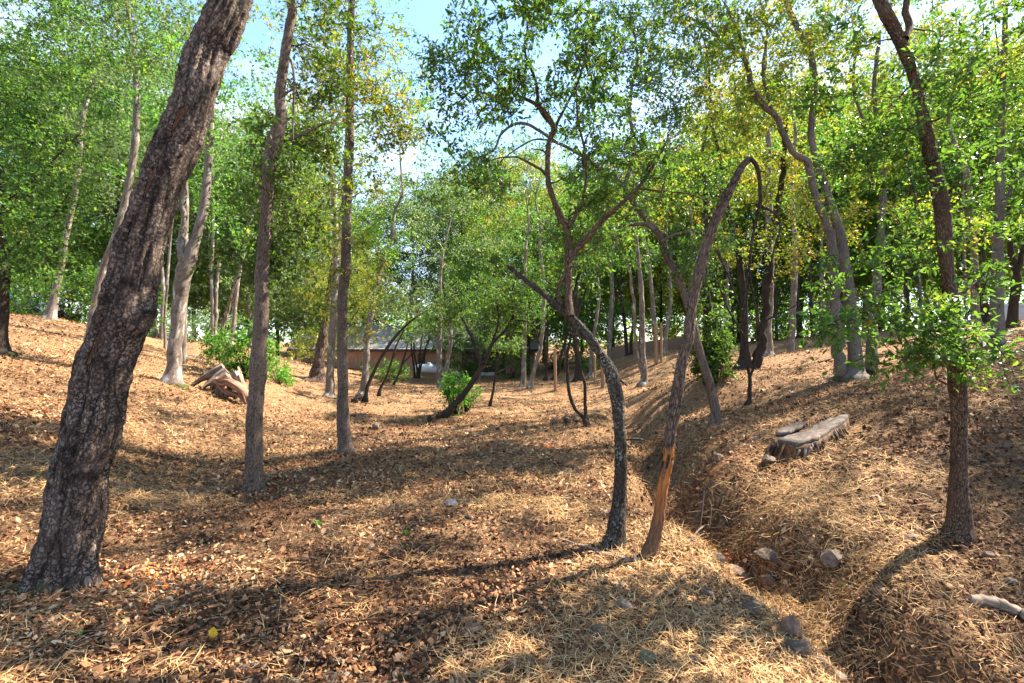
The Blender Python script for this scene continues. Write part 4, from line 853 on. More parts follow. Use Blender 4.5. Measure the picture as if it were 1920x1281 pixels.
PR = [far_proto(770, 50, 21, .40, 'grey', 'pale', 'broad pale green oak whose sunlit crown hangs over the house roof'),
      far_proto(470, 31, 16, .32, 'grey', 'pale', 'light green oak behind the bright laurel, next to the slanting grey trunk'),
      far_proto(1290, 44, 20, .35, 'dark', 'yellow', 'yellow-green oak past the right end of the board fence', 0.15),
      far_proto(1090, 47, 19, .30, 'dark', 'green', 'mid green oak with a low crown behind the middle posts', 0.12),
      far_proto(1580, 33, 17, .34, 'grey', 'green', 'green oak behind the crest right at the triple-trunked oak', 0.2)]
for px, Y, k, s, lab in [
    (-40, 24, 4, 0.9, 'green oak behind the dark trunk on the left edge'), (60, 27, 0, 0.85, 'pale oak behind the parked car'),
    (130, 34, 1, 1.05, 'light green oak behind the smooth light trunk on the left bank'), (215, 28, 3, .95, 'mid green oak directly behind the massive leaning oak'),
    (290, 36, 0, 1.0, 'pale crowned oak behind the double trunk by the burl of the leaning oak'), (365, 33, 4, 0.9, 'green oak seen past the smooth forked trunk'),
    (420, 42, 2, 1.0, 'yellow-green oak behind the twin grey trunks'), (520, 44, 3, 1.1, 'mid green oak over the driveway, behind the knotted trunk'),
    (560, 36, 0, .8, 'pale oak left of the furrowed pine'), (600, 55, 1, 1.25, 'light green oak behind the left gable of the house'),
    (680, 52, 4, 1.1, 'green oak rising behind the roof over the pink wall'), 
    (860, 56, 1, 1.25, 'light green oak rising behind the middle of the roof'), 
    (930, 50, 3, 1.0, 'mid green oak behind the right end of the house'), (900, 32, 4, .6, 'small green oak before the shaded porch'),
    (990, 38, 2, 0.85, 'yellow-green oak right of the house, behind the two close pale trunks'), (1020, 58, 0, 1.3, 'tall pale oak behind the narrow black trunk'),
    (1060, 36, 4, .75, 'green oak behind the wishbone tree'), (1150, 42, 2, 1.0, 'yellow-green oak behind the left end of the board fence'),
    (1200, 55, 1, 1.25, 'light green oak far beyond the middle of the board fence'), (1240, 46, 3, .9, 'mid green oak behind the two uphill posts'),
    (1340, 36, 4, .85, 'green oak behind the ivy-dark trunk'), (1385, 44, 2, 1.1, 'yellow-green oak beyond the ridge behind the V-shaped pair'),
    (1440, 34, 3, .9, 'mid green oak behind the stout grey trunk'), (1500, 40, 2, 1.05, 'yellow-green oak behind the single straight grey trunk'),
    (1650, 38, 2, 1.0, 'yellow-green oak beyond the crest right of the triple oak'), (1700, 30, 4, .85, 'green oak behind the low leafy bough'),
    (1770, 34, 3, 1.0, 'mid green oak behind the upright dark oak on the right'), (1840, 29, 2, .85, 'yellow-green oak behind the shorter grey trunk near the right edge'),
    (1900, 34, 4, 1.0, 'green oak behind the pale wall'), (1990, 26, 3, .9, 'mid green oak at the very right edge, its trunk out of the picture'),
    
    (640, 30, 2, .40, 'small yellow-green oak behind the slender yellowing oak'),
    (1110, 60, 0, 1.1, 'tall pale oak far behind the small grey trunk'), (1290, 60, 1, 1.4, 'very tall light oak far behind the crossing leaning trunks'),
    (1420, 58, 0, 1.1, 'very tall pale oak far beyond the V-shaped pair'), (1560, 52, 1, 1.3, 'very tall light oak far beyond the triple oak'), (1620, 46, 0, 1.0, 'tall pale oak far beyond the gap right of the triple oak'),
    (1740, 48, 2, 1.1, 'tall yellow-green oak far beyond the upright dark oak'), (880, 68, 0, 1.3, 'tallest pale oak beyond the house ridge'), (500, 60, 2, 1.2, 'tall yellow-green oak far behind the knotted trunk'),
    (330, 52, 1, 1.3, 'tall light oak far behind the smooth forked trunk'), (170, 48, 0, 1.0, 'tall pale oak far behind the hedge on the left bank'), (20, 42, 3, 1.0, 'tall mid green oak far behind the parked car')]:
    f = foot(px, Y); copy_thing(PR[k], f, RNG.uniform(0, 6.28), s * RNG.uniform(.92, 1.08), lab)
for x, y, k, s in SHADE:
    copy_thing(PR[k], (x, y, float(ground_z(x, y))), RNG.uniform(0, 6.28), s, 'oak standing out of the picture beside the clearing', 'oaks standing out of the picture')

# ------------------------------------------------------------------ shrubs
def shrub(px, py, Y, w, h, leaf, label, n, ls, cr=0.3, name='shrub', up=None, tw=8, per=8):
    P0 = px3(px, py, Y); P0[2] = float(ground_z(P0[0], P0[1]))
    r = root(name, P0, label, 'bush')
    C = P0 + np.array([0, 0, h * .5]) + norm(RNG.normal(size=(n, 3))) * RNG.uniform(.3, 1, (n, 1)) ** .5 * np.array([w / 2, w / 2.4, h / 2])
    C = C[C[:, 2] > P0[2] + 0.08]
    tt = np.linspace(0, 1, 6)[None, :, None]
    S = P0 + np.stack([RNG.normal(size=len(C)) * w * .08, RNG.normal(size=len(C)) * w * .06, np.full(len(C), -.03)], 1)
    mid = (S + C) / 2 + np.array([0, 0, h * .15])
    BP = (1 - tt) ** 2 * S[:, None] + 2 * tt * (1 - tt) * mid[:, None] + tt ** 2 * C[:, None]
    a = Acc(); tubes(a, BP, np.broadcast_to(np.linspace(.014, .004, 6), (len(C), 6)), 3, 6.0)
    b = Acc(); leaves(b, C, cr, tw, per, ls, Y < 14, 0.9, 0.6, twig_acc=a)
    o = put('stems', a.mesh('stems', P0), BARK['dark'], r); o['kind'] = 'stuff'
    o = put('foliage', b.mesh('foliage', P0, smooth=False), LEAF[leaf], r); o['kind'] = 'stuff'
shrub(450, 700, 12.6, 1.7, 1.35, 'bush', 'bright green laurel growing behind the weathered uprooted stump', 60, .075, .28, tw=9, per=9)
shrub(522, 702, 14.5, 0.9, .9, 'bush', 'smaller laurel just right of the knotted oak trunk', 18, .075, .28)
shrub(580, 690, 24, 2.6, 1.9, 'yellow', 'yellowish bush by the driveway left of the furrowed pine', 22, .11, .4)
shrub(1333, 716, 10.8, 1.0, 1.0, 'deep', 'dark glossy bush around the ivy-dark trunk', 40, .07, .22, tw=9, per=9)
shrub(1340, 650, 10.9, .5, 1.6, 'green', 'climbing leaves round the ivy-dark trunk above the glossy bush', 20, .07, .2)
shrub(722, 722, 24.5, 2.6, 1.2, 'deep', 'low dark green bush beneath the slanting stems before the pink wall', 30, .10, .35)
shrub(852, 780, 12.3, .62, 1.15, 'bush', 'leafy shoots at the foot of the long low leaning tree', 26, .07, .2)
shrub(875, 735, 12.8, .8, .9, 'green', 'green sprouting leaves under the long low leaning stem', 14, .07, .22)
shrub(870, 700, 36, 4.5, 2.6, 'deep', 'dark spreading bush in front of the house porch', 40, .15, .5)
shrub(960, 695, 34, 3.2, 2.2, 'green', 'rounded bush at the right end of the house', 26, .15, .5)
shrub(1103, 690, 27, 1.8, 1.7, 'deep', 'dark bush between the broad dark trunk and the small grey trunk', 18, .12, .35)
shrub(110, 612, 16.6, 3.6, 2.0, 'deep', 'dark green hedge bush behind the smooth light trunk on the left bank', 60, .10, .42, tw=9)
shrub(30, 600, 16.8, 2.2, 1.3, 'bush', 'bright green bush in front of the parked car', 34, .09, .35, tw=9)
shrub(215, 615, 18, 3.6, 2.4, 'green', 'green bush behind the massive leaning oak at the bank top', 45, .11, .42)
shrub(370, 650, 26, 5, 2.2, 'pale', 'pale green thicket on the mound behind the smooth forked oak', 50, .13, .5)
shrub(1520, 632, 26, 4.5, 1.5, 'green', 'low green thicket on the crest left of the triple oak', 40, .13, .45)
shrub(1210, 640, 46, 9, 3.0, 'yellow', 'yellow-green thicket lit up behind the board fence', 80, .18, .7)
shrub(1420, 640, 33, 6, 2.0, 'yellow', 'yellow-green thicket on the ridge behind the stout grey trunk', 50, .15, .5)
shrub(1700, 620, 27, 6, 2.2, 'green', 'green thicket on the ridge behind the low leafy bough', 50, .14, .5)
shrub(1040, 690, 44, 8, 2.6, 'yellow', 'sunny yellow thicket behind the first wooden post', 70, .18, .6)

# ------------------------------------------------------------------ plain materials
def plain(name, a, b, scale=6, stretch=(1, 1, 1), rough=.85, bdist=.004, spec=.2, attrv=False, metal=0):
    m, nt, N, L = nodes_of(name)
    tc = attr(N, 'bco') if attrv else N.new('ShaderNodeTexCoord').outputs['Object']
    n1 = noise_n(N, L, scaled(N, L, tc, stretch), scale, 6, .65)
    r = ramp(N, [(0.32, a), (0.68, b)]); L.new(n1, r.inputs['Fac'])
    bs = finish(N, L, r.outputs['Color'], n1, rough, .8, bdist, spec); bs.inputs['Metallic'].default_value = metal
    return m
M_wall = plain('pink_tan_siding', (.34, .21, .155), (.42, .27, .205), 3)
M_trim = plain('dark_eave', (.05, .03, .025), (.08, .05, .04))
M_roof = plain('grey_shingle', (.22, .21, .20), (.42, .41, .40), 1.5, (1, 4, 1), .9, .02)
M_glass = plain('dark_window', (.02, .025, .03), (.05, .06, .07), 2, rough=.1, spec=.8)
M_white = plain('white_painted_steel', (.72, .74, .76), (.80, .81, .82), 3, rough=.4)
M_conc = plain('pale_concrete', (.50, .47, .43), (.62, .59, .55), 2)
M_fence = plain('weathered_fence_board', (.24, .15, .105), (.36, .235, .165), 9, (4, 4, .4))
M_post = plain('rough_wooden_post', (.20, .115, .06), (.36, .23, .13), 14, (3, 3, .15), bdist=.01)
M_red = plain('red_board', (.38, .07, .04), (.50, .11, .06), 4)
M_wallp = plain('pale_render_wall', (.50, .43, .36), (.60, .53, .45), 2)
M_car = plain('silver_blue_paint', (.30, .36, .42), (.36, .42, .48), 2, rough=.25, spec=.6)
M_tyre = plain('tyre_rubber', (.02, .02, .02), (.03, .03, .03))
M_lamp = plain('red_lamp_glass', (.35, .02, .02), (.45, .03, .03), rough=.2)
M_orange = plain('orange_cone', (.75, .16, .05), (.8, .2, .07))
M_straw = plain('dry_straw', (.34, .24, .11), (.60, .45, .25), 3)
M_yleaf = plain('yellow_fallen_leaf', (.60, .33, .02), (.80, .50, .04), 40)
M_wood_end = plain('grey_cut_wood', (.13, .115, .10), (.30, .27, .24), 8, (1, 1, 1), bdist=.006)
M_oldwood = plain('weathered_root_wood', (.03, .02, .015), (.36, .27, .21), 24, (1, 1, .14), bdist=.02, attrv=True)
M_rootred = plain('reddish_root_wood', (.06, .028, .015), (.42, .23, .14), 24, (1, 1, .14), bdist=.02, attrv=True)
M_stick = plain('dark_stick', (.055, .04, .03), (.14, .10, .08), 40, (1, 1, .2), attrv=True)
M_stickg = plain('grey_stick', (.14, .10, .066), (.38, .275, .185), 40, (1, 1, .15), attrv=True)
M_sticko = plain('orange_stick', (.22, .10, .05), (.42, .22, .11), 40, (1, 1, .2), attrv=True)
M_char = plain('dark_rotten_wood', (.012, .008, .006), (.06, .035, .022), 20)
M_strip = plain('orange_bark_strip', (.10, .045, .02), (.38, .20, .10), 30, (2, 2, .3), bdist=.01)
M_rock = {'g': plain('grey_stone', (.08, .055, .036), (.25, .18, .125), 22, bdist=.012), 'b': plain('brown_stone', (.085, .05, .031), (.23, .142, .092), 22, bdist=.01),
          'd': plain('dark_stone', (.045, .030, .019), (.18, .125, .082), 24, bdist=.012), 'p': plain('pale_stone', (.20, .165, .135), (.36, .31, .26), 20), 'm': plain('mossy_stone', (.05, .055, .025), (.17, .15, .09), 25, bdist=.01)}

def box(acc, x0, x1, y0, y1, z0, z1):
    v = np.array([(x, y, z) for z in (z0, z1) for y in (y0, y1) for x in (x0, x1)], float)
    acc.add(v, [(0, 2, 3, 1), (4, 5, 7, 6), (0, 1, 5, 4), (1, 3, 7, 5), (3, 2, 6, 7), (2, 0, 4, 6)])
def boxes(name, lst, mat, parent, origin=(0, 0, 0)):
    a = Acc()
    for b in lst: box(a, *b)
    return put(name, a.mesh(name, origin, smooth=False), mat, parent)

# ------------------------------------------------------------------ the house behind the clearing
HY = 42.0
hx0, hx1 = (562 - CX) / FPX * HY, (1003 - CX) / FPX * HY
hz = -1.38; ez = EYE - 12 / FPX * HY
h = root('house', (hx0, HY, hz), 'long low pink-tan house with a grey roof behind the trees', 'house')
def rel(b): return (b[0] - hx0, b[1] - hx0, b[2] - HY, b[3] - HY, b[4] - hz, b[5] - hz)
boxes('wall', [rel((hx0, hx1, HY, HY + 9, hz - .6, ez - .12))], M_wall, h)
nb = int((hx1 - hx0) / .30); bat = None
for k in range(nb):
    x = hx0 + .15 + k * .30
    if 862 < x / HY * FPX + CX < 950: continue
    if bat is None:
        bat = boxes('batten', [(-.025, .025, -.035, -.003, 0, ez - hz - .14)], M_wall, h); bat.location = (x - hx0, 0, 0)
    else:
        c = bat.copy(); SC.collection.objects.link(c); c.location = (x - hx0, 0, 0)
rz_ = EYE + 30 / FPX * (HY + 4.5)
a = Acc()
xa, xb = -.7, hx1 - hx0 + .7
V = np.array([(xa, -.9, ez - hz - .1), (xb, -.9, ez - hz - .1), (xb, 4.5, rz_ - hz), (xa, 4.5, rz_ - hz), (xb, 9.9, ez - hz - .1), (xa, 9.9, ez - hz - .1)])
V2 = V - np.array([0, 0, .14])
a.add(np.vstack([V, V2]), [(0, 1, 2, 3), (3, 2, 4, 5), (7, 6, 9, 8), (8, 9, 11, 10), (0, 3, 9, 6), (3, 5, 11, 9), (2, 1, 7, 8), (4, 2, 8, 10), (0, 6, 7, 1), (5, 4, 10, 11)])
rf = put('roof', a.mesh('roof', smooth=False), M_roof, h)
for k in range(1, 22):      # shingle courses, each a thin lip across the front slope
    f = k / 22; y = -.9 + 5.4 * f; z = (ez - hz - .1) + (rz_ - ez + .1) * f
    boxes('shingle_course', [(xa, xb, y - .02, y + .05, z + .004, z + .03)], M_roof, rf)
boxes('fascia', [(xa, xb, -.95, -.905, ez - hz - .30, ez - hz - .08)], M_trim, h)
boxes('porch_shade_panel', [rel(((866 - CX) / FPX * HY, (948 - CX) / FPX * HY, HY - .02, HY - .004, hz + .1, ez - .3))], M_trim, h)  # flat dark panel on the solid wall, the covered porch's shade put in as colour
for p0, p1 in ((872, 892), (898, 918), (924, 944), (783, 797)):
    w_ = boxes('window', [rel(((p0 - CX) / FPX * HY, (p1 - CX) / FPX * HY, HY - .05, HY - .024, hz + .9, ez - .5))], M_trim, h)
    boxes('pane', [rel(((p0 + 1 - CX) / FPX * HY, (p1 - 1 - CX) / FPX * HY, HY - .06, HY - .054, hz + .98, ez - .58))], M_glass, w_)
boxes('porch_lamp', [rel(((795 - CX) / FPX * HY, (797.5 - CX) / FPX * HY, HY - .2, HY - .06, ez - .62, ez - .42))], M_orange, h)
boxes('step', [rel(((738 - CX) / FPX * HY, (778 - CX) / FPX * HY, HY - 1.6, HY - .1, hz - .5, hz + .12))], M_conc, h)
boxes('deck', [rel(((853 - CX) / FPX * HY, (928 - CX) / FPX * HY, HY - 2.2, HY - .1, hz + .18, hz + .34))], M_conc, h)

tk = px3(803, 704, 38); tk[2] = float(ground_z(tk[0], tk[1]))
t_ = root('propane_tank', tk, 'white propane tank lying before the pink house wall', 'tank')
a = Acc(); s_ = np.linspace(-1, 1, 26); xs = np.sign(s_) * np.abs(s_) ** .8 * 1.15
rr = .36 * np.sqrt(np.clip(1 - np.clip((np.abs(xs) - .82) / .33, 0, 1) ** 2, 0.0005, 1))
tubes(a, np.stack([xs, 0 * xs, 0 * xs + .55], 1), rr, 24)
put('tank_shell', a.mesh('tank_shell'), M_white, t_)
a = Acc(); tubes(a, np.array([(0.05, 0, .80), (0.05, 0, .98), (0.05, 0, 1.04), (0.05, 0, 1.07)]), np.array([.17, .17, .13, .01]), 16)
put('valve_dome', a.mesh('valve_dome'), M_white, t_)
for sx in (-.7, .7): boxes('leg', [(sx - .05, sx + .05, -.22, .22, -.15, .27)], M_conc, t_)

# driveway sheet and the striped marker on it
def sheet(name, pts, mat, lift, n=14):
    (x0, x1, y0, y1) = pts; xx, yy = np.meshgrid(np.linspace(x0, x1, n), np.linspace(y0, y1, n)); zz = ground_z(xx, yy) + lift
    a = Acc(); i = np.arange(n * n).reshape(n, n)
    a.add(np.stack([xx, yy, zz], -1).reshape(-1, 3), np.stack([i[:-1, :-1], i[:-1, 1:], i[1:, 1:], i[1:, :-1]], -1).reshape(-1, 4))
    o = put(name, a.mesh(name), mat); tag(o, kind='structure'); return o
sheet('driveway', (-20.5, -15.5, 33.5, 41), M_conc, .05)
mk = foot(547, 35); t_ = root('marker_cone', mk, 'small orange and white cone on the pale driveway', 'cone')
a = Acc(); tubes(a, np.array([(0, 0, .04), (0, 0, .45), (0, 0, .452)]), np.array([.16, .10, .0]), 14); put('cone_body', a.mesh('cone_body'), M_orange, t_)
a = Acc(); tubes(a, np.array([(0, 0, .452), (0, 0, .80), (0, 0, .81)]), np.array([.10, .03, .0]), 14); put('white_band', a.mesh('white_band'), M_white, t_)
boxes('cone_foot', [(-.2, .2, -.2, .2, .0, .05)], M_orange, t_)

# ------------------------------------------------------------------ board fence on the ridge
fx0, fx1, FY = (1149 - CX) / FPX * 37, (1292 - CX) / FPX * 39, 38.0
fb = np.array([fx0, FY - 1, float(ground_z(fx0, FY - 1))])
fr = root('board_fence', fb, 'weathered brown board fence along the ridge behind the black trunks', 'fence')
bd = None; k = 0; x = fx0
while x < fx1:
    y = FY - 1 + 2 * (x - fx0) / (fx1 - fx0); gz = float(ground_z(x, y))
    if bd is None: bd = boxes('board', [(-.07, .07, -.012, .012, -.15, 1.0)], M_fence, fr); c = bd
    else: c = bd.copy(); SC.collection.objects.link(c)
    c.location = (x - fb[0], y - fb[1], gz - fb[2] + random.uniform(-.012, .012)); c.rotation_euler = (0, random.uniform(-.01, .01), 0)
    x += .152
for k in range(4):
    f = k / 3; x = fx0 + (fx1 - fx0) * f; y = FY - .93 + 2 * f; gz = float(ground_z(x, y))
    boxes('fence_post', [(x - fb[0] - .05, x - fb[0] + .05, y - fb[1] - .05 + .04, y - fb[1] + .05 + .04, gz - fb[2] - .2, gz - fb[2] + .95)], M_fence, fr)
sh = foot(1257, 43); t_ = root('garden_shed', sh, 'tiny red gabled shed seen between the uphill posts and the split trunk', 'shed')
z0, z1 = -.2, max(.6, EYE + -4 / FPX * 43 - sh[2]); zt = EYE + 3 / FPX * 43 - sh[2]
boxes('wall', [(-.30, .30, -.3, .3, z0, z1)], M_red, t_)
a = Acc(); a.add([(-.30, -.3, z1), (.30, -.3, z1), (0, -.3, zt - .02), (0, -.3, zt - .02)], [(0, 1, 2, 3)]); put('gable', a.mesh('gable', smooth=False), M_red, t_)
for sx in (-1, 1):
    a = Acc(); v = np.array([(sx * .40, -.4, z1 - .07), (0, -.4, zt), (0, .4, zt), (sx * .40, .4, z1 - .07)]); a.add(np.vstack([v, v + [0, 0, .05]]), [(0, 1, 2, 3), (4, 5, 6, 7), (0, 1, 5, 4), (2, 3, 7, 6), (0, 3, 7, 4), (1, 2, 6, 5)])
    put('roof', a.mesh('roof', smooth=False), M_white if sx < 0 else M_roof, t_)
w0 = foot(1872, 20.5)
t_ = root('garden_wall', w0, 'pale rendered wall at the right edge behind the dark forked trunk', 'wall')
boxes('wall_face', [(0, 7, -.1, .1, -.5, EYE + 66 / FPX * 20.5 - w0[2])], M_wallp, t_)
boxes('coping', [(-.04, 7.04, -.14, .14, EYE + 66 / FPX * 20.5 - w0[2] + .002, EYE + 70 / FPX * 20.5 - w0[2])], M_conc, t_)

# wooden posts
for px, y1, y0, Y, w, lab in [(1041, 658, 738, 20.5, 5.5, 'lone wooden post in the sunny clearing, left of the wishbone tree'), (1115, 672, 727, 21.5, 4.5, 'thin wooden post right of the small grey trunk on the slope foot'),
        (1130, 690, 737, 20.5, 6.5, 'wooden post half hidden by the bent lichen-spotted oak'), (1230, 612, 686, 22.5, 6.5, 'left of the two uphill posts, the thicker one'), (1240, 614, 687, 22.5, 4.8, 'right of the two uphill posts, the slimmer one')]:
    b = px3(px, y0, Y); b[2] = float(ground_z(b[0], b[1])); H = (y0 - y1) / FPX * Y
    a = Acc(); zz = np.linspace(-.2, H, 14); rad = np.full(14, w / 2 / FPX * Y); rad[-1] *= .8
    tubes(a, np.stack([0.01 * np.sin(zz * 3), 0 * zz, zz], 1), rad, 10, cap=True)
    o = put('wooden_post', a.mesh('wooden_post'), M_post); o.location = [float(c) for c in b]; tag(o, lab, 'post', 'wooden posts around the sunny slope')

# parked car behind the hedge at the top of the left bank
def car(loc, rz, label):
    r = root('parked_car', loc, label, 'car'); r.rotation_euler = (0, 0, rz)
    prof = np.array([(-2.15, .35), (-2.2, .75), (-2.05, .95), (-1.5, 1.0), (-.95, 1.40), (.35, 1.43), (1.05, 1.02), (1.9, .88), (2.15, .65), (2.15, .35)])
    a = Acc(); ys = np.array([-.86, -.80, -.55, .55, .80, .86]); ins = np.array([.94, .99, 1, 1, .99, .94])
    n_ = len(prof); V = np.array([[(x * k, y * (1 if z < 1.0 else .86), .35 + (z - .35) * k) for x, z in prof] for y, k in zip(ys, ins)])
    i = np.arange(6 * n_).reshape(6, n_)
    q = np.stack([i[:-1], np.roll(i, -1, 1)[:-1], np.roll(i, -1, 1)[1:], i[1:]], -1).reshape(-1, 4)
    a.add(V.reshape(-1, 3), q)
    for e in (0, 5):
        for j in range(1, 5): a.add(V[e][[j - 1, j, n_ - 1 - j, n_ - j]], [(0, 1, 2, 3)])
    put('car_body', a.mesh('car_body', smooth=False), M_car, r)
    for sy in (-1, 1):
        boxes('side_window', [(-1.0, .55, sy * .755 - .03, sy * .755 + .03, 1.03, 1.33)], M_glass, r)
        for sx in (-1.35, 1.35):
            a = Acc(); yy = np.array([-.1, -.09, .09, .1]) + sy * .80
            tubes(a, np.stack([0 * yy + sx, yy, 0 * yy + .32], 1), np.array([.2, .32, .32, .2]), 20, cap=True)
            put('wheel', a.mesh('wheel'), M_tyre, r)
        boxes('tail_light', [(-2.21, -2.15, sy * .62 - .14, sy * .62 + .14, .72, .86)], M_lamp, r)
        boxes('headlight', [(2.08, 2.16, sy * .6 - .16, sy * .6 + .16, .62, .74)], M_white, r)
car(foot(38, 20.0), 0.15, 'silver-blue car mostly hidden by the hedge at the top of the left bank')

# ------------------------------------------------------------------ cut stump on the right bank
p1, p2, p3 = px3(1489, 830, 5.5), px3(1590, 780, 6.1), px3(1534, 794, 6.0)
pn = np.cross(p2 - p1, p3 - p1)
def on_plane(px, py, dz=0.0):
    d = np.array([(px - CX) / FPX, 1, -(py - CY) / FPX]); e = np.array([0, 0, EYE - dz])
    return e + d * (np.dot(pn, p1 - e) / np.dot(pn, d)) + np.array([0, 0, dz])
main = [(1459, 824), (1471, 827), (1489, 830), (1505, 828), (1529, 821), (1552, 807), (1576, 792), (1590, 780), (1587, 776), (1571, 778), (1552, 785), (1534, 793), (1523, 802), (1511, 808), (1492, 813), (1473, 817)]
disc = [(1455, 809), (1461, 812.5), (1480, 811), (1496, 804), (1511, 796), (1506, 792.5), (1491, 792.5), (1477, 798), (1463, 804)]
hull = [(1449, 815), (1458, 826), (1471, 829), (1489, 832), (1506, 830), (1530, 823), (1553, 809), (1577, 794), (1592, 781), (1587, 774), (1570, 776), (1552, 783), (1534, 790), (1514, 792), (1506, 790), (1490, 790), (1474, 796), (1460, 804)]
cen = on_plane(1520, 810); sb = np.array([cen[0], cen[1], float(ground_z(cen[0], cen[1]))])
st_ = root('cut_stump', sb, 'wide low sawn stump with two grey cut faces on the right bank', 'tree stump')
def ring_of(pts, n, dz=0.0, rough=0.006):
    Q = np.array([on_plane(a, b) for a, b in pts] + [on_plane(*pts[0])]); C = catmull(Q, n + 1)[:-1]
    C = C + np.stack([noise3(C * 14 + 3 * k, 60 + k) for k in range(3)], -1) * rough * 2.2 + np.stack([noise3(C * 45 + 3 * k, 63 + k) for k in range(3)], -1) * rough * np.array([1, 1, .2])
    return C + np.array([0, 0, dz])
def slab(name, pts, dz, th, mat, parent):
    C = ring_of(pts, 60, dz); a = Acc(); m_ = C.mean(0); n = len(C); rings = [C - [0, 0, th], C]
    for f in (.75, .5, .25, .02): 
        R_ = m_ + (C - m_) * f; R_[:, 2] += 0.004 * noise3(R_ * 30, 77) - 0.012 * np.clip(noise3(R_ * np.array([9, 9, 1]), 78) - .25, 0, 1); rings.append(R_)
    V = np.array(rings); i = np.arange(V.shape[0] * n).reshape(V.shape[0], n)
    d = V - m_; b = np.stack([np.linalg.norm(d[..., :2], axis=-1) * 1.0, d[..., 0], d[..., 1]], -1)
    a.add(V.reshape(-1, 3), np.stack([i[:-1], np.roll(i, -1, 1)[:-1], np.roll(i, -1, 1)[1:], i[1:]], -1).reshape(-1, 4), b.reshape(-1, 3))
    return put(name, a.mesh(name, sb), mat, parent)
m, nt, N, L = nodes_of('grey_sawn_face')
b_ = attr(N, 'bco'); se = N.new('ShaderNodeSeparateXYZ'); L.new(b_, se.inputs[0])
rg = math_(N, L, 'SINE', math_(N, L, 'ADD', math_(N, L, 'MULTIPLY', se.outputs[0], 320), math_(N, L, 'MULTIPLY', noise_n(N, L, b_, 7, 3), 12)))
cc = ramp(N, [(0.3, (.05, .036, .026)), (.5, (.125, .092, .068)), (.72, (.25, .195, .15))]); L.new(noise_n(N, L, b_, 14, 6, .7), cc.inputs['Fac'])
cf = mixc(N, L, math_(N, L, 'MULTIPLY', math_(N, L, 'ADD', rg, 1.0), .16), cc.outputs['Color'], (.07, .05, .04))
finish(N, L, cf, math_(N, L, 'ADD', math_(N, L, 'MULTIPLY', rg, .15), noise_n(N, L, b_, 60, 4, .7)), .85, .8, .008, .25)
M_face = m
C = ring_of(hull, 120, -.035); m_ = C.mean(0); n = len(C); V = [C]
for f, o_ in ((.25, .01), (.5, .02), (.75, .045), (1.0, .09)):
    R_ = C + norm((C - m_) * [1, 1, 0]) * o_; gz = ground_z(R_[:, 0], R_[:, 1]) - .05; R_[:, 2] = C[:, 2] * (1 - f) + gz * f
    rid = noise3(np.stack([np.arange(n) * .9, np.zeros(n) + f * .7, np.zeros(n)], -1), 71); R_ += norm((C - m_) * [1, 1, 0]) * (rid * .022)[:, None]; V.append(R_)
V = [m_ + (C - m_) * f for f in (.02, .5)] + V
V = np.array(V); i = np.arange(V.shape[0] * n).reshape(V.shape[0], n); a = Acc()
a.add(V.reshape(-1, 3), np.stack([i[:-1], i[1:], np.roll(i, -1, 1)[1:], np.roll(i, -1, 1)[:-1]], -1).reshape(-1, 4))
M_side = plain('stump_side_wood', (.012, .007, .005), (.20, .10, .045), 26, (1, 1, .12), bdist=.02)
put('stump_body', a.mesh('stump_body', sb), M_side, st_)
slab('cut_face', main, 0, .03, M_face, st_); slab('cut_face', disc, .012, .03, M_face, st_)
rimv = V[2]; lowv = V[-1]; kk = 0
for j in range(0, n):      # torn bark strips standing round the stump
    A_, B_ = rimv[j] + [0, 0, .02], lowv[j]
    if (A_ - cen)[1] > .12 or random.random() < .12: continue
    if noise3(np.array([j * .13, 3.3, 1.1]), 99) > .35: continue
    out = norm((A_ - m_) * [1, 1, 0]); f = random.uniform(.45, 1.0); w_ = random.uniform(.006, .024); B_ = B_ + (lowv[(j + random.randint(-3, 3)) % n] - lowv[j])
    tt = np.linspace(random.uniform(-.02, .3), f, 6)[:, None]; Pm = A_ + (B_ - A_) * tt + out * (.012 + .02 * np.sin(tt * 3)) + RNG.normal(size=(6, 3)) * .003
    a = Acc(); tubes(a, Pm, np.array([.6, 1, 1, .9, .7, .25]) * w_ * .8, 5, 3.0)
    put('bark_strip', a.mesh('bark_strip', sb), M_strip if random.random() < .28 else M_char if random.random() < .6 else M_oldwood, st_)

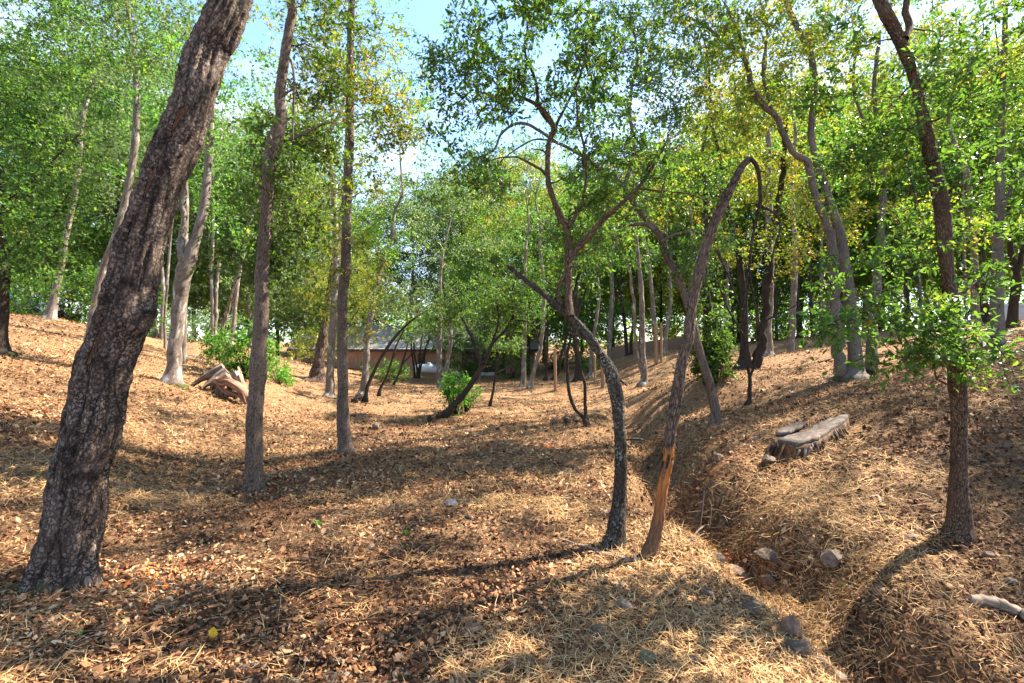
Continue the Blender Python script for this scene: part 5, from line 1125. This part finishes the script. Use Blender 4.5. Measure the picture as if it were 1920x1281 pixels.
# ------------------------------------------------------------------ weathered uprooted stump on the left bank
us = hit(420, 742); us_o = us.copy()
ur = root('uprooted_stump', us_o, 'weathered hollow stump with spread roots in front of the bright laurel', 'tree stump')
def gnarl(b, ang, rr):
    q = np.stack([np.cos(ang) * 2.2, np.sin(ang) * 2.2, b[..., 2] * 2.0], -1)
    rg_ = 1 - np.abs(noise3(q * np.array([2.4, 2.4, .8]), 84)) * 2; d = rr * (.26 * noise3(q, 81) + .18 * rg_) + .03 * noise3(q * np.array([5, 5, 1.5]), 83); return d, np.zeros_like(d)
UY = us[1]
for nm, pts, ya, yb, mat in [
    ('stump_core', [(424, 748, 36), (423, 725, 34), (422, 708, 26), (421, 696, 12)], 0.25, .3, M_char),
    ('root', [(420, 690, 15), (402, 697, 13), (385, 706, 10), (368, 716, 7), (358, 724, 4)], 0.1, -.15, M_oldwood),
    ('root', [(404, 712, 8), (414, 716, 11), (428, 717, 14), (445, 725, 16), (458, 738, 13), (464, 756, 8)], -.35, -.5, M_rootred),
    ('root', [(425, 695, 12), (408, 706, 12), (394, 716, 9), (380, 726, 5)], 0, -.3, M_oldwood), ('root', [(440, 700, 12), (448, 715, 12), (458, 730, 9), (466, 744, 5)], 0, -.3, M_oldwood),
    ('root', [(430, 706, 14), (420, 712, 14), (407, 714, 10), (400, 712, 5)], -.3, -.35, M_rootred),
    ('root', [(447, 704, 10), (452, 720, 8), (450, 738, 7), (455, 752, 5)], -.3, -.4, M_stickg),
    ('root', [(412, 716, 10), (418, 728, 9), (430, 738, 9), (446, 741, 8), (458, 748, 5)], -.3, -.4, M_rootred)]:
    q = np.array(pts, float); Yl = UY + np.linspace(ya, yb, len(q)); P_ = np.array([px3(a_, b_, y_) for (a_, b_, _), y_ in zip(q, Yl)])
    Cc = catmull(np.c_[P_, q[:, 2] / 2 / FPX * Yl], 40); a = Acc(); tubes(a, Cc[:, :3], Cc[:, 3], 36, 2.0, 0, gnarl, cap=True)
    put(nm, a.mesh(nm, us_o), mat, ur)
for k in range(17):
    an = k / 17 * 6.283 + random.uniform(-.15, .15); rx_, ry_ = .27 + random.uniform(-.05, .04), .20; x_, y_ = math.cos(an) * rx_, math.sin(an) * ry_ + .12
    hh_ = random.uniform(.38, .66) if y_ > -.0 else random.uniform(.28, .55); zz = np.linspace(-.15, hh_, 9); w_ = random.uniform(.035, .07)
    Pm = us_o + np.stack([x_ * (1.25 - .45 * (zz / hh_)) + .02 * np.sin(zz * 14 + k), y_ * (1.25 - .4 * (zz / hh_)) , zz], 1) + RNG.normal(size=(9, 3)) * .008
    a = Acc(); tubes(a, catmull(Pm, 22), np.interp(np.linspace(0, 1, 22), [0, .2, .8, 1], [1.4, 1, .8, .15]) * w_, 14, 2.0 + k, 0, gnarl, cap=True)
    put('splintered_wood', a.mesh('splintered_wood', us_o), M_oldwood if random.random() < .75 else M_stickg, ur)
boxes('hollow', [(-.20, .22, -.12, .1, -.1, .2)], M_char, ur)  # solid block coloured dark to stand in for the shade inside the cavity

# ------------------------------------------------------------------ rocks
def rock(px, py, w, h, mat, label, sq=1.0, seed=0, tilt=0.0, facets=14, name='rock'):
    c = hit(px, py + h * .35); sc = c[1] / FPX
    rg = np.random.default_rng(seed + 100)
    import bmesh
    bm = bmesh.new(); bmesh.ops.create_icosphere(bm, subdivisions=3, radius=1)
    v = np.array([x.co[:] for x in bm.verts]); 
    for _ in range(facets):
        nn = norm(rg.normal(size=3)); d_ = rg.uniform(.55, .85); ex = v @ nn - d_; v = v - np.clip(ex, 0, 9)[:, None] * nn
    v = v * (1 + .05 * noise3(v * 3 + seed, 91)[:, None]) + .03 * np.stack([noise3(v * 6 + k, 92) for k in range(3)], -1)
    v = v / np.abs(v).max(0)
    w *= 1.12; v = v * np.array([w / 2 * sc, (w * .42) * sc * sq, h / 2 * sc * 1.3])
    ct, st2 = math.cos(tilt), math.sin(tilt); v = np.stack([v[:, 0] * ct - v[:, 2] * st2, v[:, 1], v[:, 0] * st2 + v[:, 2] * ct], -1)
    for x, p in zip(bm.verts, v): x.co = p
    me = bpy.data.meshes.new(name); bm.to_mesh(me); bm.free()
    o = put(name, me, M_rock[mat]); me.polygons.foreach_set('use_smooth', np.zeros(len(me.polygons), bool)); o.location = (float(c[0]), float(c[1] + .2 * w * sc), float(c[2] + h * .42 * sc)); tag(o, label, 'rock')
for k, r_ in enumerate([
    (1388, 1086, 52, 34, 'b', 'blocky brown rock tilted in the gully, the largest beside the round brown one', 1, -.55), (1439, 1094, 26, 26, 'b', 'round brown cobble right of the tilted blocky rock', 1, 0), (1446, 1047, 52, 22, 'd', 'flat blackish rock under the long thin stick', 1, -.1),
    (1568, 1055, 48, 30, 'g', 'pitted grey rock on the right bank below the stick', 1, -.35), (1350, 1052, 26, 22, 'g', 'small grey-brown rock at the upper end of the gully rocks', 1, 0), (1414, 1145, 30, 24, 'd', 'small dark wedge of rock below the round brown cobble', 1, -.6),
    (1487, 1184, 38, 40, 'b', 'square brown rock with a grey top in the gully', 1, 0), (1502, 1224, 42, 28, 'd', 'dark rock just below the square brown one', 1, .1), (1540, 1246, 42, 18, 'd', 'flat dark rock low in the gully, second from the picture bottom', 1, -.2),
    (1567, 1272, 48, 18, 'd', 'flat dark rock cut by the bottom of the picture', 1, -.1), (1652, 1112, 22, 18, 'b', 'egg-shaped brown rock in the tree shadow on the right', 1, 0), (1712, 1010, 30, 10, 'b', 'flat reddish rock in front of the upright right oak', 1, 0),
    (1444, 866, 28, 17, 'd', 'grey rock at the left foot of the cut stump', 1, 0), (1857, 1043, 18, 14, 'b', 'small brown rock at the far right, level with the dark oak foot', 1, 0), (1900, 1091, 20, 10, 'g', 'small flat rock near the right edge above the grey log', 1, 0),
    (1121, 1190, 26, 18, 'd', 'dark oval stone lying alone in the leaf litter', 1, .1), (888, 1184, 32, 14, 'b', 'brown half-buried stone near the bottom middle', 1, 0), (848, 946, 26, 10, 'p', 'pale flat stone in the sunny streak of the clearing', 1, 0),
    (703, 801, 14, 12, 'g', 'bluish grey stone beyond the slender yellowing oak', 1, 0), (1038, 792, 16, 9, 'g', 'grey stone left of the wishbone tree foot', 1, 0), (1081, 789, 12, 7, 'd', 'dark small stone right beside the wishbone tree foot', 1, 0),
    (1216, 1240, 28, 26, 'm', 'mossy stone low on the left rim of the gully', 1, -.7), (1418, 823, 9, 7, 'p', 'tiny white stone left of the cut stump', 1, 0), (1175, 1142, 34, 16, 'g', 'grey stone buried in the sunlit litter left of the gully', 1, -.5),
    (1302, 1240, 26, 14, 'd', 'dark stone at the bottom left side of the gully', 1, -.3), (1330, 1118, 34, 14, 'd', 'low dark rock on the left flank of the gully', 1, -.4), (1350, 860, 22, 12, 'b', 'small brown rock on the bank left of the grey stump-side rock', 1, 0)]):
    rock(*r_[:6], sq=r_[6], seed=k, tilt=r_[7])

# ------------------------------------------------------------------ logs, sticks, root bits
def stick(pts, mat, label, name='fallen_stick', cat='stick', lift=0.0, forks=()):
    def line(pp):
        P_ = []
        for q in pp:
            c = hit(q[0], q[1]); hgt = q[3] if len(q) > 3 else 0.0; rad = q[2] / 2 / FPX * c[1]
            P_.append([*(c + np.array([0, 0, rad * .7 + lift + hgt])), rad])
        return catmull(np.array(P_), 26)
    C_ = line(pts); a = Acc(); o_ = C_[0, :3]
    w_ = RNG.normal(size=(26, 3)); w_ = (w_ + np.roll(w_, 1, 0)) / 2; C_[:, :3] += w_ * C_[:, 3:4] * .35
    tubes(a, C_[:, :3], C_[:, 3], 10, 0, 0, lambda b, an, rr: (rr * .16 * noise3(np.stack([np.cos(an) * 3, np.sin(an) * 3, b[..., 2] * 5], -1), 12) + rr * .08 * noise3(np.stack([np.cos(an) * 8, np.sin(an) * 8, b[..., 2] * 9], -1), 14), rr * 0), cap=True)
    if not forks:
        o = put(name, a.mesh(name, o_), mat, None, o_); return tag(o, label, cat)
    r = root(name, o_, label, cat); put('main_stem', a.mesh('main_stem', o_), mat, r)
    for f in forks:
        C_ = line(f); a = Acc(); tubes(a, C_[:, :3], C_[:, 3], 6); put('twig', a.mesh('twig', o_), mat, r)
stick([(1821, 1132, 16), (1845, 1134, 20), (1872, 1140, 20), (1900, 1150, 22), (1935, 1166, 24)], M_stickg, 'grey weathered log end entering at the right edge', 'fallen_log', 'log')
stick([(1048, 1010, 3), (1080, 1022, 5), (1110, 1032, 6), (1140, 1042, 8), (1170, 1052, 9), (1180, 1055, 6)], M_stickg, 'split grey branch lying at the foot of the crooked lichened oak')
stick([(1470, 1036, 3), (1500, 1033, 4), (1522, 1022, 4.5), (1543, 1008, 5)], M_stick, 'long thin dark stick above the flat blackish rock')
stick([(1280, 1030, 2), (1300, 1012, 3, .02), (1318, 998, 3.5, .05), (1345, 1000, 3.5, .05), (1370, 982, 3, .06), (1398, 962, 2, .05)], M_stick, 'dead forked twig sprawled over the sunny gully grass', forks=[
    [(1312, 1000, 3, .05), (1318, 975, 2.5, .16), (1322, 955, 2, .22), (1340, 945, 1.5, .26)], [(1345, 1000, 2.5, .04), (1355, 985, 2, .1), (1368, 996, 1.5, .05)], [(1330, 1000, 2, .05), (1334, 975, 1.5, .12), (1330, 962, 1.2, .15)], [(1290, 1024, 2, .01), (1320, 1008, 2, .04), (1352, 1002, 1.5, .03)]])
stick([(214, 905, 4), (232, 912, 5), (252, 920, 5), (266, 926, 4)], M_sticko, 'orange-brown stick right of the massive leaning oak')
stick([(238, 888, 5), (256, 896, 6), (268, 900, 4)], M_stick, 'dark broken stick just uphill of the orange-brown one')
stick([(655, 822, 2.5), (675, 822, 3), (692, 820, 2.5), (708, 824, 3), (726, 820, 2.5)], M_stick, 'thin dark stick in the hollow right of the slender yellowing oak')
stick([(866, 950, 3), (868, 962, 3), (876, 970, 4), (886, 974, 4)], M_stick, 'short bent twig below the pale flat stone')
stick([(433, 1262, 7), (450, 1255, 10), (475, 1250, 8), (500, 1242, 4)], M_stick, 'dark rotten stick at the bottom edge left of centre')
stick([(376, 1205, 3), (392, 1195, 5), (405, 1184, 6), (412, 1176, 4)], M_stick, 'dark stub of stick beside the yellow fallen leaf')
stick([(1632, 934, 4), (1645, 932, 5), (1652, 944, 5)], M_stickg, 'small curved pale stick left of the upright right oak')
stick([(1636, 1065, 3), (1655, 1072, 5), (1680, 1074, 4)], M_stick, 'short brown stick below the pitted grey rock')
stick([(780, 982, 2), (775, 986, 4), (788, 985, 4), (800, 984, 2)], M_stick, 'tiny dark twig next to the green sprout in the middle')
stick([(1555, 735, 2), (1600, 740, 4), (1640, 738, 4), (1680, 730, 3)], M_stick, 'dark stick on the slope below the triple oak')
stick([(345, 665, 3), (380, 672, 4), (400, 684, 3)], M_stick, 'dark branch lying on the mound left of the laurel')
stick([(1540, 720, 4), (1552, 712, 5), (1565, 706, 4)], M_stick, 'short dark stick at the left foot of the triple oak')
stick([(1062, 797, 10), (1063, 788, 8), (1062, 782, 4, .05)], M_char, 'blackish broken stub by the grey stone left of the wishbone tree', 'small_stub', 'stump')
stick([(805, 793, 8), (806, 787, 7), (806, 784, 4, .04)], M_char, 'tiny black stub left of the long low leaning tree', 'small_stub', 'stump')
stick([(664, 756, 10), (675, 752, 12), (684, 752, 8)], M_char, 'black root clump at the foot of the dark slanting stem', 'root_clump', 'root')
stick([(822, 786, 8), (830, 780, 12), (838, 776, 8)], M_char, 'dark root lump at the foot of the long low leaning tree', 'root_clump', 'root')

# green sprouts and single yellow leaves
def sprout(px, py, s, label):
    c = hit(px, py); a = Acc(); rg = np.random.default_rng(int(px))
    for k in range(11):
        an = rg.uniform(0, 6.28); d = norm(np.array([math.cos(an), math.sin(an), rg.uniform(.8, 2)])); w_ = norm(np.cross(d, [0, 0, 1])); L_ = s * rg.uniform(.6, 1.1)
        p0 = c + rg.normal(size=3) * [.01, .01, 0]
        V_ = [p0, p0 + d * L_ * .45 + w_ * L_ * .13, p0 + d * L_ + [0, 0, -.1 * L_], p0 + d * L_ * .45 - w_ * L_ * .13]
        a.add(V_, [(0, 1, 2, 3)], None, rg.uniform(.3, .7))
    o = put('green_sprout', a.mesh('green_sprout', c, smooth=False), LEAF['bush'], None, c); tag(o, label, 'plant', 'green sprouts in the leaf litter')
sprout(763, 1002, .075, 'small green sprout in the middle of the clearing'); sprout(596, 985, .06, 'small green sprout right of the knotted oak'); sprout(152, 1192, .04, 'tiny green blade in the litter below the massive leaning oak')
sprout(68, 892, .04, 'little green blade left of the massive leaning oak')
for px, py, s, lab in ((400, 1200, .055, 'single yellow leaf standing up at the bottom left'), (1012, 891, .05, 'bright yellow leaf lying in the middle distance'), (1682, 1084, .04, 'small orange leaf in the right tree shadow'), (696, 1084, .035, 'orange-yellow leaf in the sunny streak at the lower middle')):
    c = hit(px, py); a = Acc(); s2 = s
    V_ = np.array([(0, 0, 0), (.5, -.1, .35), (.35, 0, .8), (0, .05, 1.1), (-.45, 0, .75), (-.4, -.1, .3)]) * s2 * [1, 1, 1 if s > .05 else .5]
    a.add(V_, [(0, 1, 2, 3), (0, 3, 4, 5)]); o = put('fallen_leaf', a.mesh('fallen_leaf', smooth=False), M_yleaf, None, c + [0, 0, .01]); tag(o, lab, 'leaf', 'bright fallen leaves')

# the leaves of the low bough of the upright right oak that can be picked apart, one by one
_f = [o for o in SC.objects if o.get('label', '').startswith('upright dark oak on the right')][0]
_a = Acc(); _K = np.array([(0, 0, 0), (.30, .20, .03), (.62, .24, .05), (.88, .10, .02), (1, 0, -.04), (.88, -.10, .02), (.62, -.24, .05), (.30, -.20, .03), (.5, 0, -.02)]) * .052
_a.add(_K, [(0, 1, 2, 8), (8, 2, 3, 4), (0, 8, 6, 7), (8, 4, 5, 6)], None, np.full(9, .55)); _me = _a.mesh('leaf'); _me.materials.append(LEAF['green'])
_cl = []
for a_, b_, dy, rx, rz, k in ((1720, 610, -.25, .36, .13, 11), (1600, 606, -.35, .24, .10, 8), (1530, 600, -.4, .10, .05, 3), (1700, 665, -.25, .24, .09, 6), (1815, 670, -.2, .22, .11, 7)):
    for _ in range(k): _cl.append((px3(a_, b_, 3.8 + dy) + RNG.normal(size=3) * np.array([rx, rx * .6, rz]) * .6))
for c_ in _cl:
    for _ in range(8):
        o = bpy.data.objects.new('leaf', _me); SC.collection.objects.link(o); o.parent = _f
        p_ = c_ + RNG.normal(size=3) * np.array([.075, .075, .04]); o.location = [float(q) for q in p_ - np.array(_f.location)]
        o.rotation_euler = (RNG.normal() * .5, RNG.normal() * .5 + .2, RNG.uniform(0, 6.28)); o.scale = (RNG.uniform(.75, 1.2),) * 3

# the wood beyond, too far to tell its trees apart
_n2 = 900; _an = RNG.uniform(-1.15, 1.15, _n2); _rd = RNG.uniform(72, 100, _n2); _x, _y = np.sin(_an) * _rd, np.cos(_an) * _rd
_z = ground_z(_x, _y, False) + RNG.uniform(0, 1, _n2) ** 1.3 * (11 + 5 * noise2(_x, _y, .05, 2, 5))
_a = Acc(); leaves(_a, np.stack([_x, _y, _z], 1), 2.3, 10, 9, .50, False, wid=.7)
_o = put('far_woods', _a.mesh('far_woods', smooth=False), LEAF['green']); tag(_o, 'distant green wood closing the view behind everything', 'woods', kind='stuff')

# torn bark flaps hanging at the edge of the stripped wood
_e = [o for o in SC.objects if o.get('label', '').startswith('split grey trunk')][0]
for k in range(13):
    c_ = px3(1247, 868 + random.uniform(-7, 8), 3.70); an = k / 13 * 6.283; o1 = np.array([math.cos(an), math.sin(an), 0])
    z_ = np.linspace(.05, -random.uniform(.01, .09), 5); Pm = c_ + o1 * (.046 + .006 * (1 - z_[:, None] / .05)) + np.stack([0 * z_ + z_ * .22, 0 * z_, z_], 1)
    a = Acc(); tubes(a, Pm, np.array([.009, .010, .008, .005, .002]) * random.uniform(.7, 1.2), 5, 2.0 + k); put('bark_flap', a.mesh('bark_flap', np.array(_e.location)), BARK['dark'] if k % 3 else BARK['brown'], _e)

# ------------------------------------------------------------------ leaf litter, straw and chips on the ground
def scatter(n, y0, y1, half=1.2):
    y = y0 * np.exp(RNG.uniform(0, 1, n) * math.log(y1 / y0)); x = RNG.uniform(-1, 1, n) * (half * y + 0.8)
    z = ground_z(x, y); e = 0.03
    gx = (ground_z(x + e, y) - z) / e; gy = (ground_z(x, y + e) - z) / e
    nrm = norm(np.stack([-gx, -gy, np.ones(n)], -1))
    return np.stack([x, y, z], -1), nrm

def litter_mat(name, stops, trans=0.0):
    m, nt, N, L = nodes_of(name)
    r = ramp(N, stops); L.new(attr(N, 'rnd', 'Fac'), r.inputs['Fac'])
    finish(N, L, r.outputs['Color'], None, .8, 0, 0, .15)
    return m
M_litter = litter_mat('dead_leaf', [(0, (.030, .014, .008)), (.32, (.09, .036, .016)), (.55, (.20, .088, .036)), (.72, (.33, .15, .062)), (.84, (.43, .25, .12)), (.95, (.60, .42, .24)), (1.0, (.48, .12, .03))])
M_strawl = litter_mat('dry_straw_blades', [(0, (.11, .05, .018)), (.35, (.31, .16, .06)), (.7, (.56, .34, .14)), (1.0, (.74, .52, .26))])

def dead_leaves(n, y0, y1, size):
    P_, nr = scatter(n, y0, y1)
    a_ = RNG.normal(size=(n, 3)); nn = norm(nr + RNG.normal(size=(n, 3)) * .55)
    ax = norm(np.cross(nn, a_)); w_ = np.cross(nn, ax)
    s = (size * np.minimum(RNG.lognormal(-.42, .5, n), 2.0) * (1 + .03 * np.maximum(P_[:, 1] - 4, 0)))[:, None]; wd = RNG.uniform(.16, .46, (n, 1)); cu = RNG.uniform(-.15, .40, (n, 1))
    P_ = P_ + nr * RNG.uniform(.002, .022, (n, 1)) - ax * s * .5
    K = np.stack([P_ + nn * s * cu, P_ + ax * s * .38 + w_ * s * wd, P_ + ax * s + nn * s * cu * RNG.uniform(-.5, 1.4, (n, 1)), P_ + ax * s * .5 - w_ * s * wd + nn * s * cu * .6], 1)
    # patches: more orange or more pale from place to place
    c = np.clip(RNG.uniform(0, 1, n) * .75 + .14 + .26 * noise2(P_[:, 0], P_[:, 1], .9, 2, 4), 0, 1)
    a = Acc(); a.add(K.reshape(-1, 3), np.arange(n * 4).reshape(n, 4), None, np.repeat(c, 4)); return a

def straws(n, y0, y1, length, width, lie=.16, only=None, bent=True):
    P_, nr = scatter(n, y0, y1)
    keep = np.ones(n, bool)
    if only is not None: keep = only(P_); P_, nr = P_[keep], nr[keep]; n = len(P_)
    an = RNG.uniform(0, 2 * np.pi, n) ; d = np.stack([np.cos(an), np.sin(an) * .8, RNG.normal(size=n) * lie + lie * .4], -1)
    d = norm(d - nr * (d * nr).sum(-1, keepdims=True) * (1 - .6 * lie) + nr * np.abs(RNG.normal(size=(n, 1))) * lie)
    far = (1 + .07 * np.maximum(P_[:, 1] - 4, 0))[:, None]
    L_ = (length * RNG.uniform(.3, 1.6, n))[:, None] * far; w_ = norm(np.cross(d, nr)) * (width * RNG.uniform(.6, 1.4, (n, 1))) * far
    d2 = norm(d + RNG.normal(size=(n, 3)) * .28 - nr * .15)
    P_ = P_ + nr * RNG.uniform(.004, .03, (n, 1)); M_ = P_ + d * L_ * .5; E_ = M_ + d2 * L_ * .5
    K = np.stack([P_ - w_, P_ + w_, M_ + w_ * .9, M_ - w_ * .9, E_ + w_ * .3, E_ - w_ * .3], 1); i = np.arange(n)[:, None] * 6
    c = np.clip(RNG.uniform(0, 1, n) * .85 + .08, 0, 1)
    a = Acc()
    if bent: a.add(K.reshape(-1, 3), np.stack([i + [0, 1, 2, 3], i + [3, 2, 4, 5]], 1).reshape(-1, 4), None, np.repeat(c, 6))
    else: a.add(K[:, [0, 1, 4, 5]].reshape(-1, 3), np.arange(n * 4).reshape(n, 4), None, np.repeat(c, 4))
    return a

_a = dead_leaves(NLEAF, 1.5, 12, .031); _b = dead_leaves(90000, 5, 30, .044)
_a.add(np.vstack(_b.v), np.vstack(_b.q), None, np.concatenate(_b.r))
o = put('fallen_leaves', _a.mesh('fallen_leaves', smooth=False), M_litter)
tag(o, 'brown and orange dead oak leaves covering the whole clearing', 'leaf litter', kind='stuff')
def strawpatch(P_): return noise2(P_[:, 0], P_[:, 1], .8, 3, 14) + RNG.normal(size=len(P_)) * .35 + np.interp(P_[:, 1], [3, 8], [-.05, .25]) > -.02
_a = straws(NSTRAW // 2, 1.5, 5, .10, .0014, only=strawpatch); _b = straws(NSTRAW // 2, 4.5, 26, .11, .0018, only=strawpatch, bent=False)
_a.add(np.vstack(_b.v), np.vstack(_b.q), None, np.concatenate(_b.r))
o = put('dry_grass', _a.mesh('dry_grass', smooth=False), M_strawl)
tag(o, 'pale cut straw strewn between the dead leaves', 'dry grass', kind='stuff')
def ingully(P_):
    xc = np.interp(P_[:, 1], GULLY[:, 0], GULLY[:, 1]); return (np.abs(P_[:, 0] - xc - .1) < .75 + .2 * noise2(P_[:, 0], P_[:, 1], 2, 2, 8)) & (P_[:, 1] < 13)
o = put('dry_tussock_grass', straws(NTUFT, 1.6, 13, .085, .0012, lie=.6, only=ingully).mesh('dry_tussock_grass', smooth=False), M_strawl)
tag(o, 'upright tangled straw grass growing along the gully', 'dry grass', kind='stuff')
